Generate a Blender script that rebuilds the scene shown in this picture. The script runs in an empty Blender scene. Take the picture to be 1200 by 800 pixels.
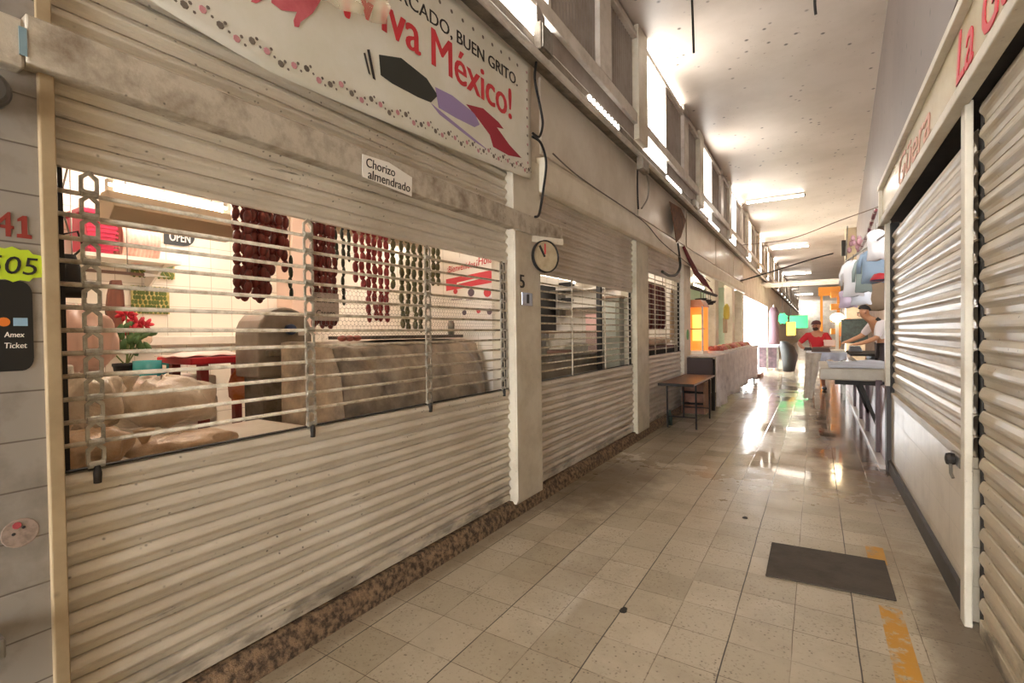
import bpy, bmesh, math, random
from mathutils import Vector, Matrix
random.seed(7)
PI = math.pi
S = bpy.context.scene
COL = S.collection

# ------------------------------------------------------------------ camera
FPX, CAM_H = 572.0, 1.5
YAW, PITCH, ROLL = math.radians(31.9), math.radians(-0.9), math.radians(0.76)
fw = Vector((-math.sin(YAW)*math.cos(PITCH), math.cos(YAW)*math.cos(PITCH), math.sin(PITCH)))
r0 = fw.cross(Vector((0, 0, 1))).normalized()
u0 = r0.cross(fw)
RT = r0*math.cos(ROLL) - u0*math.sin(ROLL)
UP = u0*math.cos(ROLL) + r0*math.sin(ROLL)
CPOS = Vector((0, 0, CAM_H))
cd = bpy.data.cameras.new('camera')
cam = bpy.data.objects.new('camera', cd)
COL.objects.link(cam)
m3 = Matrix((RT, UP, -fw)).transposed()
cam.matrix_world = Matrix.Translation(CPOS) @ m3.to_4x4()
cd.sensor_width = 36.0
cd.lens = FPX/1200*36
cd.clip_start, cd.clip_end = 0.02, 400
S.camera = cam

def ray(px, py): return fw + RT*((px-600)/FPX) + UP*((400-py)/FPX)
def atx(px, py, X):
    d = ray(px, py); return CPOS + d*(X/d.x)
def aty(px, py, Y):
    d = ray(px, py); return CPOS + d*(Y/d.y)
def atz(px, py, Z):
    d = ray(px, py); return CPOS + d*((Z-CAM_H)/d.z)

# ------------------------------------------------------------------ materials
def lin(h):
    h = h.lstrip('#'); o = []
    for i in (0, 2, 4):
        c = int(h[i:i+2], 16)/255
        o.append(c/12.92 if c <= .04045 else ((c+.055)/1.055)**2.4)
    return (*o, 1)

class NT:
    def __init__(s, name):
        s.m = bpy.data.materials.new(name); s.m.use_nodes = True
        s.t = s.m.node_tree; s.t.nodes.clear()
        s.out = s.t.nodes.new('ShaderNodeOutputMaterial')
        s.b = s.t.nodes.new('ShaderNodeBsdfPrincipled')
        s.t.links.new(s.b.outputs[0], s.out.inputs[0])
    def n(s, typ, **kw):
        nd = s.t.nodes.new('ShaderNode'+typ)
        for k, v in kw.items():
            if k.startswith('i'):
                key = int(k[1:]) if k[1:].isdigit() else k[2:].replace('_', ' ')
                s.set(nd.inputs[key], v)
            else: setattr(nd, k, v)
        return nd
    def set(s, sock, v):
        if isinstance(v, bpy.types.NodeSocket): s.t.links.new(v, sock)
        else: sock.default_value = v
    def math(s, op, a, b=0.0, c=0.0, clamp=False):
        nd = s.t.nodes.new('ShaderNodeMath'); nd.operation = op; nd.use_clamp = clamp
        s.set(nd.inputs[0], a); s.set(nd.inputs[1], b); s.set(nd.inputs[2], c)
        return nd.outputs[0]
    def mix(s, f, a, b, blend='MIX'):
        nd = s.t.nodes.new('ShaderNodeMix'); nd.data_type = 'RGBA'; nd.blend_type = blend
        s.set(nd.inputs[0], f); s.set(nd.inputs[6], a); s.set(nd.inputs[7], b)
        return nd.outputs[2]
    def ramp(s, f, lo, hi, a=0.0, b=1.0):
        nd = s.t.nodes.new('ShaderNodeMapRange'); nd.clamp = True
        s.set(nd.inputs[0], f); s.set(nd.inputs[1], lo); s.set(nd.inputs[2], hi)
        s.set(nd.inputs[3], a); s.set(nd.inputs[4], b)
        return nd.outputs[0]
    def pos(s): return s.n('NewGeometry').outputs['Position']
    def noise(s, scale, vec=None, detail=4, rough=.6):
        nd = s.n('TexNoise'); nd.inputs['Scale'].default_value = scale
        nd.inputs['Detail'].default_value = detail; nd.inputs['Roughness'].default_value = rough
        if vec is not None: s.t.links.new(vec, nd.inputs['Vector'])
        return nd.outputs['Fac']
    def voro(s, scale, vec=None, out='Distance'):
        nd = s.n('TexVoronoi'); nd.inputs['Scale'].default_value = scale
        if vec is not None: s.t.links.new(vec, nd.inputs['Vector'])
        return nd.outputs[out]
    def scalevec(s, vec, sc):
        nd = s.t.nodes.new('ShaderNodeVectorMath'); nd.operation = 'MULTIPLY'
        s.t.links.new(vec, nd.inputs[0]); nd.inputs[1].default_value = sc
        return nd.outputs[0]
    def bump(s, h, strength=.3, dist=.01):
        nd = s.n('Bump'); nd.inputs['Strength'].default_value = strength
        nd.inputs['Distance'].default_value = dist
        s.t.links.new(h, nd.inputs['Height']); s.t.links.new(nd.outputs[0], s.b.inputs['Normal'])

MATS = {}
def mat(name, col, rough=.55, metal=0.0, col2=None, nscale=6.0, specks=0.0, speck_scale=30, emit=None, es=0.0,
        alpha=1.0, trans=0.0, bump=0.0, spec=.5, sub=0.0, stretch=None, lo=.42, hi=.68):
    if name in MATS: return MATS[name]
    k = NT(name)
    base = lin(col)
    p = k.pos()
    if stretch: p = k.scalevec(p, stretch)
    c = base
    if col2:
        c = k.mix(k.ramp(k.noise(nscale, p, 6, .65), lo, hi), base, lin(col2))
    if specks:
        v = k.ramp(k.voro(speck_scale, p), .0, .16, 1, 0)
        gate = k.ramp(k.noise(3.0, p), .48, .6)
        f = k.math('MULTIPLY', k.math('MULTIPLY', v, gate), specks)
        c = k.mix(f, c, lin('#2a211a'))
    k.set(k.b.inputs['Base Color'], c)
    k.b.inputs['Roughness'].default_value = rough
    k.b.inputs['Metallic'].default_value = metal
    k.b.inputs['Specular IOR Level'].default_value = spec
    if emit:
        k.b.inputs['Emission Color'].default_value = lin(emit); k.b.inputs['Emission Strength'].default_value = es
    if alpha < 1: k.b.inputs['Alpha'].default_value = alpha
    if trans: k.b.inputs['Transmission Weight'].default_value = trans
    if bump: k.bump(k.noise(nscale*3, p), bump, .02)
    MATS[name] = k.m
    return k.m

def tile_mat(name, col, line, size, axes, lw=.012, rough=.3, off=(0, 0), col2=None):
    """glazed wall tiles: thin grout lines on two world axes"""
    k = NT(name); p = k.pos()
    sx = k.n('SeparateXYZ'); k.t.links.new(p, sx.inputs[0])
    ds = []
    for a, o, sz in zip(axes, off, size):
        f = k.math('FRACT', k.math('DIVIDE', k.math('ADD', sx.outputs[a], 100+o), sz))
        d = k.math('MINIMUM', f, k.math('SUBTRACT', 1.0, f))
        ds.append(k.math('MULTIPLY', d, sz))
    d = k.math('MINIMUM', ds[0], ds[1])
    g = k.ramp(d, lw*.15, lw*.5, 1, 0)
    base = lin(col)
    if col2: base = k.mix(k.ramp(k.noise(5, p, 6), .45, .7), base, lin(col2))
    k.set(k.b.inputs['Base Color'], k.mix(g, base, lin(line)))
    k.b.inputs['Roughness'].default_value = rough
    k.bump(k.ramp(d, 0, lw, 0, 1), .3, .004)
    return k.m

def floor_mat():
    k = NT('floor_tiles'); p = k.pos()
    sx = k.n('SeparateXYZ'); k.t.links.new(p, sx.inputs[0])
    X, Y = sx.outputs[0], sx.outputs[1]
    T = .2655
    wob = k.math('MULTIPLY', k.math('SUBTRACT', k.noise(1.7, p), .5), .012)
    gx = k.math('DIVIDE', k.math('ADD', k.math('ADD', X, 100*T-.165), wob), T)
    gy = k.math('DIVIDE', k.math('ADD', k.math('ADD', Y, 100*T-2.52), wob), T)
    def edge(g):
        f = k.math('FRACT', g)
        return k.math('MULTIPLY', k.math('MINIMUM', f, k.math('SUBTRACT', 1.0, f)), T)
    ex, ey = edge(gx), edge(gy)
    # every second long joint is wide and black
    gx2 = k.math('DIVIDE', gx, 2.0)
    ex2 = k.math('MULTIPLY', edge(gx2), 2.0)
    thin = k.math('MULTIPLY', k.ramp(k.math('MINIMUM', ex, ey), .0008, .0028, 1, 0), k.ramp(k.noise(2.3, p), .38, .52, .3, 1.0))
    wide = k.math('MULTIPLY', k.ramp(ex2, .0015, .0042, 1, 0), k.ramp(k.noise(1.1, p), .38, .5, .25, 1))
    cell = k.n('CombineXYZ'); k.set(cell.inputs[0], k.math('FLOOR', gx)); k.set(cell.inputs[1], k.math('FLOOR', gy))
    wn = k.n('TexWhiteNoise'); k.t.links.new(cell.outputs[0], wn.inputs[0])
    c = k.mix(wn.outputs[0], lin('#bdb09a'), lin('#a89b84'))
    c = k.mix(k.ramp(k.noise(1.3, p, 8, .7), .46, .72, 0, .6), c, lin('#86755c'))
    # dirt spots worn into the cement tile
    sp = k.ramp(k.voro(36, p), .06, .24, 1, 0)
    gate = k.ramp(k.noise(1.6, k.scalevec(p, (1.1, 1.1, 1)), 5), .36, .54)
    c = k.mix(k.math('MULTIPLY', k.math('MULTIPLY', sp, gate), .8), c, lin('#4a3826'))
    sp2 = k.ramp(k.noise(26, p, 3, .7), .6, .72)
    c = k.mix(k.math('MULTIPLY', sp2, .35), c, lin('#6a563c'))
    sp3 = k.ramp(k.noise(60, p, 2, .5), .60, .68)
    c = k.mix(k.math('MULTIPLY', k.math('MULTIPLY', sp3, k.ramp(k.noise(2.2, p, 4), .4, .6)), .6), c, lin('#55422d'))
    # brown traffic grime along the left kerb mid-way and along the right wall
    def blob(cx, cy, rx, ry):
        a = k.math('POWER', k.math('DIVIDE', k.math('SUBTRACT', X, cx), rx), 2.0)
        b = k.math('POWER', k.math('DIVIDE', k.math('SUBTRACT', Y, cy), ry), 2.0)
        r = k.math('ADD', a, b)
        return k.math('MULTIPLY', k.ramp(k.math('ADD', r, k.math('MULTIPLY', k.math('SUBTRACT', k.noise(5, p, 5), .5), 1.8)), .2, 1.1, 1, 0), 1.0)
    c = k.mix(k.math('MULTIPLY', blob(-1.75, 4.6, .5, 1.1), .7), c, lin('#57432c'))
    c = k.mix(k.math('MULTIPLY', blob(.58, 2.9, .16, 1.2), .75), c, lin('#54412b'))
    c = k.mix(k.math('MULTIPLY', blob(.45, 3.9, .2, .5), .4), c, lin('#7a6242'))
    c = k.mix(k.math('MULTIPLY', blob(-2.05, 2.6, .1, 3.2), .5), c, lin('#6a5438'))
    wetm = k.ramp(k.math('ADD', Y, k.math('MULTIPLY', k.math('SUBTRACT', k.noise(.9, p, 4), .5), 3.0)), 4.4, 6.4)
    rightside = k.ramp(k.math('ADD', X, k.math('MULTIPLY', k.math('SUBTRACT', k.noise(2.2, p, 3), .5), .5)), -.1, .12)
    c = k.mix(k.math('MULTIPLY', k.math('MULTIPLY', wetm, rightside), .75), c, lin('#5f3c28'))
    c = k.mix(thin, c, lin('#5a4731')); c = k.mix(wide, c, lin('#2b2016'))
    # yellow painted stripe, worn
    inx = k.math('MULTIPLY', k.math('GREATER_THAN', X, .285), k.math('LESS_THAN', X, .385))
    iny = k.math('MAXIMUM', k.math('LESS_THAN', Y, 3.28), k.math('MULTIPLY', k.math('GREATER_THAN', Y, 3.86), k.math('LESS_THAN', Y, 4.15)))
    worn = k.ramp(k.noise(9, p, 5, .7), .40, .5)
    c = k.mix(k.math('MULTIPLY', k.math('MULTIPLY', inx, iny), worn), c, lin('#c08a2a'))
    k.set(k.b.inputs['Base Color'], c)
    puddle = k.math('MULTIPLY', k.ramp(k.math('ADD', Y, 0.0), 4.8, 6.2), k.ramp(k.noise(1.1, p, 3, .5), .47, .53))
    puddle = k.math('MULTIPLY', puddle, k.math('MULTIPLY', k.ramp(X, -.95, -.6), k.ramp(X, .35, .2)))
    r = k.ramp(k.noise(4, p, 5), .35, .7, .3, .5)
    r2 = k.math('MULTIPLY', r, k.ramp(wetm, 0, 1, 1, .42))
    rr = k.mix(puddle, k.n('CombineXYZ', i0=r2, i1=r2, i2=r2).outputs[0], (.05, .05, .05, 1))
    sr = k.n('SeparateXYZ'); k.t.links.new(rr, sr.inputs[0])
    k.set(k.b.inputs['Roughness'], sr.outputs[0])
    h = k.math('SUBTRACT', k.ramp(k.math('MINIMUM', k.math('MINIMUM', ex, ey), ex2), 0, .004), 0)
    h = k.math('ADD', h, k.math('MULTIPLY', k.noise(3.0, p, 2), .8))
    k.bump(h, .16, .004)
    return k.m

def shutter_mat(name, c1, c2, seed):
    k = NT(name); p0 = k.pos()
    nd = k.t.nodes.new('ShaderNodeVectorMath'); nd.operation = 'ADD'
    k.t.links.new(p0, nd.inputs[0]); nd.inputs[1].default_value = (seed, seed*2, 0); p = nd.outputs[0]
    c = k.mix(k.ramp(k.noise(1.6, p, 5), .38, .66), lin(c1), lin(c2))
    streak = k.ramp(k.noise(7, k.scalevec(p, (1, .25, 3)), 6, .7), .56, .74, 0, .45)
    c = k.mix(streak, c, lin('#8a775f'))
    v = k.ramp(k.voro(21, p), .04, .15, 1, 0)
    gate = k.ramp(k.noise(2.5, p), .45, .56)
    scr = k.ramp(k.noise(16, k.scalevec(p, (1, .12, 1.6)), 5, .75), .63, .7)
    c = k.mix(k.math('MULTIPLY', k.math('MULTIPLY', scr, gate), .7), c, lin('#4a3e31'))
    c = k.mix(k.math('MULTIPLY', k.math('MULTIPLY', v, gate), .85), c, lin('#2d241c'))
    sx = k.n('SeparateXYZ'); k.t.links.new(p0, sx.inputs[0])
    low = k.math('MULTIPLY', k.ramp(sx.outputs[2], .32, .1), k.ramp(k.noise(8, k.scalevec(p, (1, .4, 1)), 5), .47, .6))
    c = k.mix(k.math('MULTIPLY', low, .8), c, lin('#3d3226'))
    k.set(k.b.inputs['Base Color'], c)
    k.b.inputs['Roughness'].default_value = .38
    return k.m

def ceil_mat(name, col, col2):
    k = NT(name); p = k.pos()
    c = k.mix(k.ramp(k.noise(.8, p, 5), .4, .7), lin(col), lin(col2))
    v = k.ramp(k.voro(4.6, p), .07, .15, 1, 0)
    gate = k.ramp(k.noise(1.1, p), .36, .5)
    c = k.mix(k.math('MULTIPLY', k.math('MULTIPLY', v, gate), .85), c, lin('#2a221d'))
    st = k.ramp(k.noise(9, k.scalevec(p, (1, 3, 1)), 6, .75), .66, .72)
    st2 = k.math('MULTIPLY', k.ramp(k.noise(14, p, 6, .8), .62, .68), k.ramp(k.noise(.55, p, 3), .52, .6))
    c = k.mix(k.math('MULTIPLY', st2, .75), c, lin('#51433a'))
    c = k.mix(k.math('MULTIPLY', k.math('MULTIPLY', st, gate), .8), c, lin('#4a3d33'))
    k.set(k.b.inputs['Base Color'], c); k.b.inputs['Roughness'].default_value = .45
    return k.m

M_floor = floor_mat()
M_ceil = ceil_mat('ceiling_paint', '#cbbfb2', '#bbae9f')
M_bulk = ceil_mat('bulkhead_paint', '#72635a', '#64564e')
M_sh1 = shutter_mat('shutter_paint_cream', '#d6ccba', '#c2b6a2', 0)
M_sh2 = shutter_mat('shutter_paint_pale', '#d6cdbf', '#c1b6a5', 11)
M_sh3 = shutter_mat('shutter_paint_warm', '#b5a68c', '#a09178', 23)
M_cream = mat('cream_paint', '#d4cab6', .45, col2='#bdb099', nscale=3, specks=.6)
M_wallp = mat('wall_paint_cream', '#dcd3c3', .5, col2='#c2b6a2', nscale=2, specks=.5, speck_scale=14)
M_beam = mat('beam_paint_grimy', '#bfb4a2', .6, col2='#857664', nscale=7, specks=1.0, speck_scale=26, bump=.2)
M_jamb = mat('tan_paint', '#ab9675', .5, col2='#988364', nscale=4, specks=.8, speck_scale=12)
M_kerb = mat('kerb_stone', '#94785a', .7, col2='#3d2c1e', nscale=26, specks=1.0, speck_scale=38, bump=.8, lo=.4, hi=.6)
M_black = mat('black_rubber', '#171513', .6)
M_dark = mat('dark_brown', '#2a241e', .7, col2='#15110e', nscale=9)
M_seam = mat('seam_shade', '#3a2f25', .7, col2='#1d1711', nscale=5)  # near-black colour stands in for shade inside the slat grooves
M_steel = mat('galvanised_steel', '#8f8b82', .38, .7, col2='#6d675d', nscale=12)
M_rod = mat('painted_rod', '#d2c7b3', .4, .0, col2='#9a8a72', nscale=20, specks=.8, speck_scale=40)
M_link = mat('chain_link_steel', '#b0aa9c', .4, .3, col2='#837c6f', nscale=25)
M_wtile = tile_mat('white_wall_tile', '#968e85', '#62594f', (.26, .155), (1, 2), .007, .22, (.02, .03), '#7b7369')
M_btile = tile_mat('white_back_tile', '#f1e9dc', '#b9ad9d', (.2, .2), (1, 2), .006, .2)
M_ptile = tile_mat('white_partition_tile', '#efe9df', '#bfb5a6', (.2, .2), (0, 2), .006, .2)
M_rtile = tile_mat('cream_low_tile', '#c9baa2', '#ad9d84', (.3, .2), (1, 2), .005, .28, (0, .02), '#b8a88f')
M_white = mat('white_paint', '#ebe4d8', .4, col2='#d9cfc0', nscale=3)
M_sheetw = mat('white_board', '#efeae0', .35)
M_mint = mat('mint_paint', '#d3e3cf', .5, col2='#c2d3be', nscale=2)
M_glow = mat('daylit_glass', '#ffffff', .3, emit='#fffaf4', es=5.5)
M_tube = mat('lamp_tube', '#ffffff', .3, emit='#fff6ea', es=16.0)
M_tubei = mat('shop_lamp_tube', '#ffffff', .3, emit='#fff1e2', es=30.0)
M_corr = mat('corrugated_grey', '#9a9088', .5, .1, col2='#857a70', nscale=3)
M_rail = mat('white_rail', '#cfc6bb', .45, col2='#b2a799', nscale=4)
M_gut = mat('gutter_metal', '#8d8171', .5, .3, col2='#5f5346', nscale=6, specks=.7)
M_rust = mat('rusty_sheet', '#7a4d2c', .7, .2, col2='#4a2e1c', nscale=9)
M_plasticclear = mat('clear_plastic', '#f2e9d4', .18, alpha=.35)
M_red = mat('red_paint', '#b8202c', .45)
M_redink = mat('red_ink', '#c8323a', .55)
M_blackink = mat('black_ink', '#23201f', .6)

# ------------------------------------------------------------------ mesh helpers
class MB:
    def __init__(s): s.bm = bmesh.new()
    def box(s, x0, x1, y0, y1, z0, z1):
        vs = [s.bm.verts.new((x, y, z)) for x in (x0, x1) for y in (y0, y1) for z in (z0, z1)]
        for f in ((0, 1, 3, 2), (4, 6, 7, 5), (0, 4, 5, 1), (2, 3, 7, 6), (0, 2, 6, 4), (1, 5, 7, 3)):
            s.bm.faces.new([vs[i] for i in f])
        return s
    def prism(s, pts, vec):
        """closed 3d polygon swept by vec"""
        a = [s.bm.verts.new(p) for p in pts]
        b = [s.bm.verts.new(Vector(p)+Vector(vec)) for p in pts]
        n = len(pts)
        s.bm.faces.new(a); s.bm.faces.new(b[::-1])
        for i in range(n): s.bm.faces.new([a[i], b[i], b[(i+1) % n], a[(i+1) % n]])
        return s
    def poly(s, pts):
        s.bm.faces.new([s.bm.verts.new(p) for p in pts]); return s
    def grid(s, fn, nu, nv, closed_u=False):
        g = [[s.bm.verts.new(fn(i/nu, j/nv)) for j in range(nv+1)] for i in range(nu+(0 if closed_u else 1))]
        nn = len(g)
        for i in range(nu):
            for j in range(nv):
                s.bm.faces.new([g[i][j], g[(i+1) % nn][j], g[(i+1) % nn][j+1], g[i][j+1]])
        return s
    def loft(s, rings, cap=True):
        vs = [[s.bm.verts.new(p) for p in r] for r in rings]
        n = len(vs[0])
        for a, b in zip(vs, vs[1:]):
            for i in range(n): s.bm.faces.new([a[i], a[(i+1) % n], b[(i+1) % n], b[i]])
        if cap: s.bm.faces.new(vs[0][::-1]); s.bm.faces.new(vs[-1])
        return s
    def tube(s, pts, r, seg=8, cap=True):
        pts = [Vector(p) for p in pts]; rings = []
        n0 = None
        for i, p in enumerate(pts):
            t = (pts[min(i+1, len(pts)-1)] - pts[max(i-1, 0)]).normalized()
            if n0 is None:
                n0 = t.orthogonal().normalized()
            else:
                n0 = (n0 - t*n0.dot(t))
                n0 = n0.normalized() if n0.length > 1e-6 else t.orthogonal().normalized()
            b = t.cross(n0); rr = r[i] if isinstance(r, (list, tuple)) else r
            rings.append([p + (n0*math.cos(a) + b*math.sin(a))*rr for a in [2*PI*k/seg for k in range(seg)]])
        return s.loft(rings, cap)
    def ell(s, c, r, seg=12, rings=8, rot=None):
        c = Vector(c); rs = []
        for j in range(rings+1):
            a = PI*(j+.001)/(rings+.002)
            ring = []
            for i in range(seg):
                b = 2*PI*i/seg
                v = Vector((r[0]*math.sin(a)*math.cos(b), r[1]*math.sin(a)*math.sin(b), -r[2]*math.cos(a)))
                if rot: v = rot @ v
                ring.append(c+v)
            rs.append(ring)
        return s.loft(rs)
    def lathe(s, prof, c, seg=16, axis='z', cap=True):
        c = Vector(c); rs = []
        for r, h in prof:
            ring = []
            for i in range(seg):
                a = 2*PI*i/seg; u, v = r*math.cos(a), r*math.sin(a)
                ring.append(c + (Vector((u, v, h)) if axis == 'z' else Vector((h, u, v)) if axis == 'x' else Vector((v, h, u))))
            rs.append(ring)
        return s.loft(rs, cap)

def tag(o, label=None, cat=None, group=None, kind=None):
    if label: o['label'] = label
    if cat: o['category'] = cat
    if group: o['group'] = group
    if kind: o['kind'] = kind
    return o

def obj(name, mb, m, parent=None, smooth=False, bevel=0.0, loc=None, rot=None):
    me = bpy.data.meshes.new(name)
    bm = mb.bm if isinstance(mb, MB) else mb
    bmesh.ops.recalc_face_normals(bm, faces=bm.faces)
    org = Vector((0, 0, 0))
    if parent is not None:
        q = parent
        while q.parent: q = q.parent
        org = Vector(q['_loc']) if '_loc' in q else Vector((0, 0, 0))
    elif loc is not None: org = Vector(loc)
    if org.length: bmesh.ops.translate(bm, verts=bm.verts, vec=-org)
    bm.to_mesh(me); bm.free()
    if smooth:
        for f in me.polygons: f.use_smooth = True
    o = bpy.data.objects.new(name, me); COL.objects.link(o)
    me.materials.append(m)
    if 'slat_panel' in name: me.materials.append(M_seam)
    if parent is not None: o.parent = parent
    elif loc is not None:
        o.location = org; o['_loc'] = tuple(org)
    if bevel:
        b = o.modifiers.new('bevel', 'BEVEL'); b.width = bevel; b.segments = 2; b.limit_method = 'ANGLE'
    return o

def empty(name, loc, label, cat, group=None):
    o = bpy.data.objects.new(name, None); COL.objects.link(o)
    o.location = loc; o['_loc'] = tuple(loc); o.empty_display_size = .1
    return tag(o, label, cat, group)

def struct(name, mb, m, smooth=False, bevel=0.0, parent=None):
    o = obj(name, mb, m, parent, smooth, bevel)
    if parent is None: o['kind'] = 'structure'
    return o

def dup(root, loc, label=None, group=None):
    r = root.copy(); COL.objects.link(r); r.location = loc
    if label: r['label'] = label
    if group: r['group'] = group
    for ch in root.children:
        c = ch.copy(); COL.objects.link(c); c.parent = r
        for g in ch.children:
            d = g.copy(); COL.objects.link(d); d.parent = c
    return r

def text_bm(txt, place, width=None, height=None, shear=0.0, bold=0.0, spacing=1.0, thick=.002, nrm=(1, 0, 0)):
    """lettering as a thin solid; place(u, v) -> world point, u,v in metres; scaled to width/height"""
    cu = bpy.data.curves.new('lettering', 'FONT'); cu.body = txt; cu.size = 1; cu.shear = shear
    cu.offset = 0; cu.space_character = spacing; cu.resolution_u = 3
    to = bpy.data.objects.new('lettering', cu); COL.objects.link(to)
    dg = bpy.context.evaluated_depsgraph_get()
    me = bpy.data.meshes.new_from_object(to.evaluated_get(dg))
    bpy.data.objects.remove(to); bpy.data.curves.remove(cu)
    bm = bmesh.new(); bm.from_mesh(me); bpy.data.meshes.remove(me)
    xs = [v.co.x for v in bm.verts]; ys = [v.co.y for v in bm.verts]
    x0, x1, y0, y1 = min(xs), max(xs), min(ys), max(ys)
    sx = width/(x1-x0) if width else None; sy = height/(y1-y0) if height else None
    sx = sx or sy; sy = sy or sx
    first = bm.verts[:]
    if bold:      # heavier strokes: the same glyphs laid again a hair to either side
        for k in (-1, 1):
            g = bmesh.ops.duplicate(bm, geom=bm.faces[:] if k < 0 else [f for f in bm.faces if f.verts[0] in set(first)])['geom']
            for e in g:
                if isinstance(e, bmesh.types.BMVert): e.co.x += k*bold*.8; e.co.z = k*.0004
    for v in bm.verts:
        dz = v.co.z
        v.co = place((v.co.x-x0)*sx, (v.co.y-y0)*sy) + Vector(nrm)*dz
    r = bmesh.ops.extrude_face_region(bm, geom=bm.faces[:])
    for f in bm.faces: f.smooth = False
    nv = Vector(nrm)*thick
    for e in r['geom']:
        if isinstance(e, bmesh.types.BMVert): e.co += nv
    return bm
def on_left(X, y0, z0):      # reading surface facing +X: text runs along +Y
    return lambda u, v: Vector((X, y0+u, z0+v))
def on_right(X, y0, z0, slope=0):     # surface facing -X: text runs along -Y
    return lambda u, v: Vector((X, y0-u, z0+v+slope*u))
def on_front(Y, x0, z0, slope=0):     # surface facing -Y: text runs along +X
    return lambda u, v: Vector((x0+u, Y, z0+v+slope*u))

# ------------------------------------------------------------------ ROOM SHELL
XL, XR = -2.15, .66
struct('floor', MB().box(-2.16, 3.2, -6, 80, -.2, 0), M_floor)
CZ = 5.44
struct('ceiling', MB().box(-2.0, 3.2, -6, 80, CZ, CZ+.2), M_ceil)
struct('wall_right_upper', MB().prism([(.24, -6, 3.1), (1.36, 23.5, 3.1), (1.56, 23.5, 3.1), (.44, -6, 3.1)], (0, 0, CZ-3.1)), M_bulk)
struct('wall_right_column', MB().box(1.0, 1.62, 23.1, 24.0, 0, CZ), mat('column_paint', '#c9b494', .5, col2='#b39e80', nscale=2), bevel=.02)
struct('wall_back', MB().box(-2.4, 3.2, -6.2, -6.0, 3.3, CZ).box(.6, 3.2, -6.2, -6.0, 0, 3.3), M_wallp)  # unseen end wall, its opening shaped to let fill light onto the shutters

# kerb below the left shutters
kb = MB()
kb.prism([(-2.075, -3, 0), (-2.085, -3, .07), (-2.115, -3, .125), (-2.3, -3, .13), (-2.3, -3, 0)], (0, 12.5, 0))
struct('trim_kerb', kb, M_kerb)

# upper facade wall above the shops, broken into painted boards
bays = [(.59, 3.38), (3.83, 6.58), (7.13, 9.40)]
struct('wall_left_upper', MB().box(-2.3, -2.11, -6, 18.3, 2.95, 4.0), M_wallp)
fb = MB()
pr = [(-2.11, 2.76), (-2.06, 2.745), (-2.02, 2.765), (-2.005, 2.83), (-2.005, 3.0), (-2.02, 3.05), (-2.11, 3.07)]
fb.prism([(x, 3.83, z) for x, z in pr], (0, 14.5, 0))
struct('trim_fascia_left', fb, mat('fascia_paint', '#dcd2be', .35, col2='#c8bba2', nscale=2.5, specks=.4), bevel=.008)
for i, (a, b) in enumerate([(3.9, 6.62), (6.75, 9.6), (9.75, 12.9), (13.0, 15.9), (16.0, 18.2)]):
    pb = MB().box(-2.115, -2.09, a, b, 3.12, 3.8)
    struct('trim_signboard', pb, mat('signboard_gloss', '#ddd5c6', .18, col2='#cdc2b0', nscale=1.5), bevel=.006)
# narrow posts between the shops
for i, (a, b) in enumerate([(3.38, 3.83), (6.58, 7.13), (9.40, 9.95), (12.75, 13.2), (15.6, 16.1), (17.8, 18.26)]):
    pm = MB().box(-2.3, -2.075, a, b, .0 if i > 2 else .1, 2.85 if i else 3.0)
    o = struct('trim_post', pm, M_cream if i != 1 else mat('post_paint_pale', '#c9c0a8', .4, col2='#aea58c', nscale=4, specks=.6), bevel=.008)
struct('trim_post_flange', MB().box(-2.16, -2.066, 3.385, 3.46, .12, 2.34), M_jamb if False else M_cream, bevel=.005)
# tan metal jamb and tiled wall at the near end of the left side
struct('trim_jamb_left', MB().box(-2.2, -2.09, .537, .577, .05, 2.36).box(-2.2, -2.1, .537, .577, 2.49, 3.0), M_jamb, bevel=.004)
struct('wall_left_tiled', MB().box(-2.3, -2.11, -6, .537, 0, 3.0), M_wtile)
# long grimy beam over the first shutter
bmk = MB()
bmk.box(-2.13, -2.045, .50, 3.42, 2.35, 2.5)
bmk.box(-2.13, -2.045, 3.42, 4.22, 2.345, 2.5)
struct('trim_beam_left', bmk, M_beam, bevel=.006)
struct('trim_beam_bracket', MB().box(-2.13, -2.05, .38, .5, 2.33, 2.48), M_beam, bevel=.01)

# shop interiors: back walls, partitions, floors, ceilings
struct('wall_shop_back', MB().box(-5.3, -5.2, .3, 9.7, 0, 3.0), M_btile)
for i, (a, b) in enumerate([(.32, .42), (3.6, 3.7), (6.85, 6.95), (9.65, 9.75), (18.2, 18.3)]):
    struct('wall_partition', MB().box(-5.2, (-2.2, -2.16, -2.16, -2.16, -2.4)[i], a, b, 0, 3.0), M_mint if i == 4 else M_ptile)
struct('floor_shops', MB().box(-5.2, -2.2, .3, 9.7, -.05, .12), M_white)
struct('ceiling_shops', MB().box(-5.3, -2.17, .3, 18.3, 3.0, 3.1), M_white)
struct('wall_stall_back', MB().box(-4.6, -4.5, 9.75, 18.2, 0, 3.0), M_mint)
struct('floor_stall', MB().box(-4.6, -2.16, 9.7, 30, -.2, 0), M_white)

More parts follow.
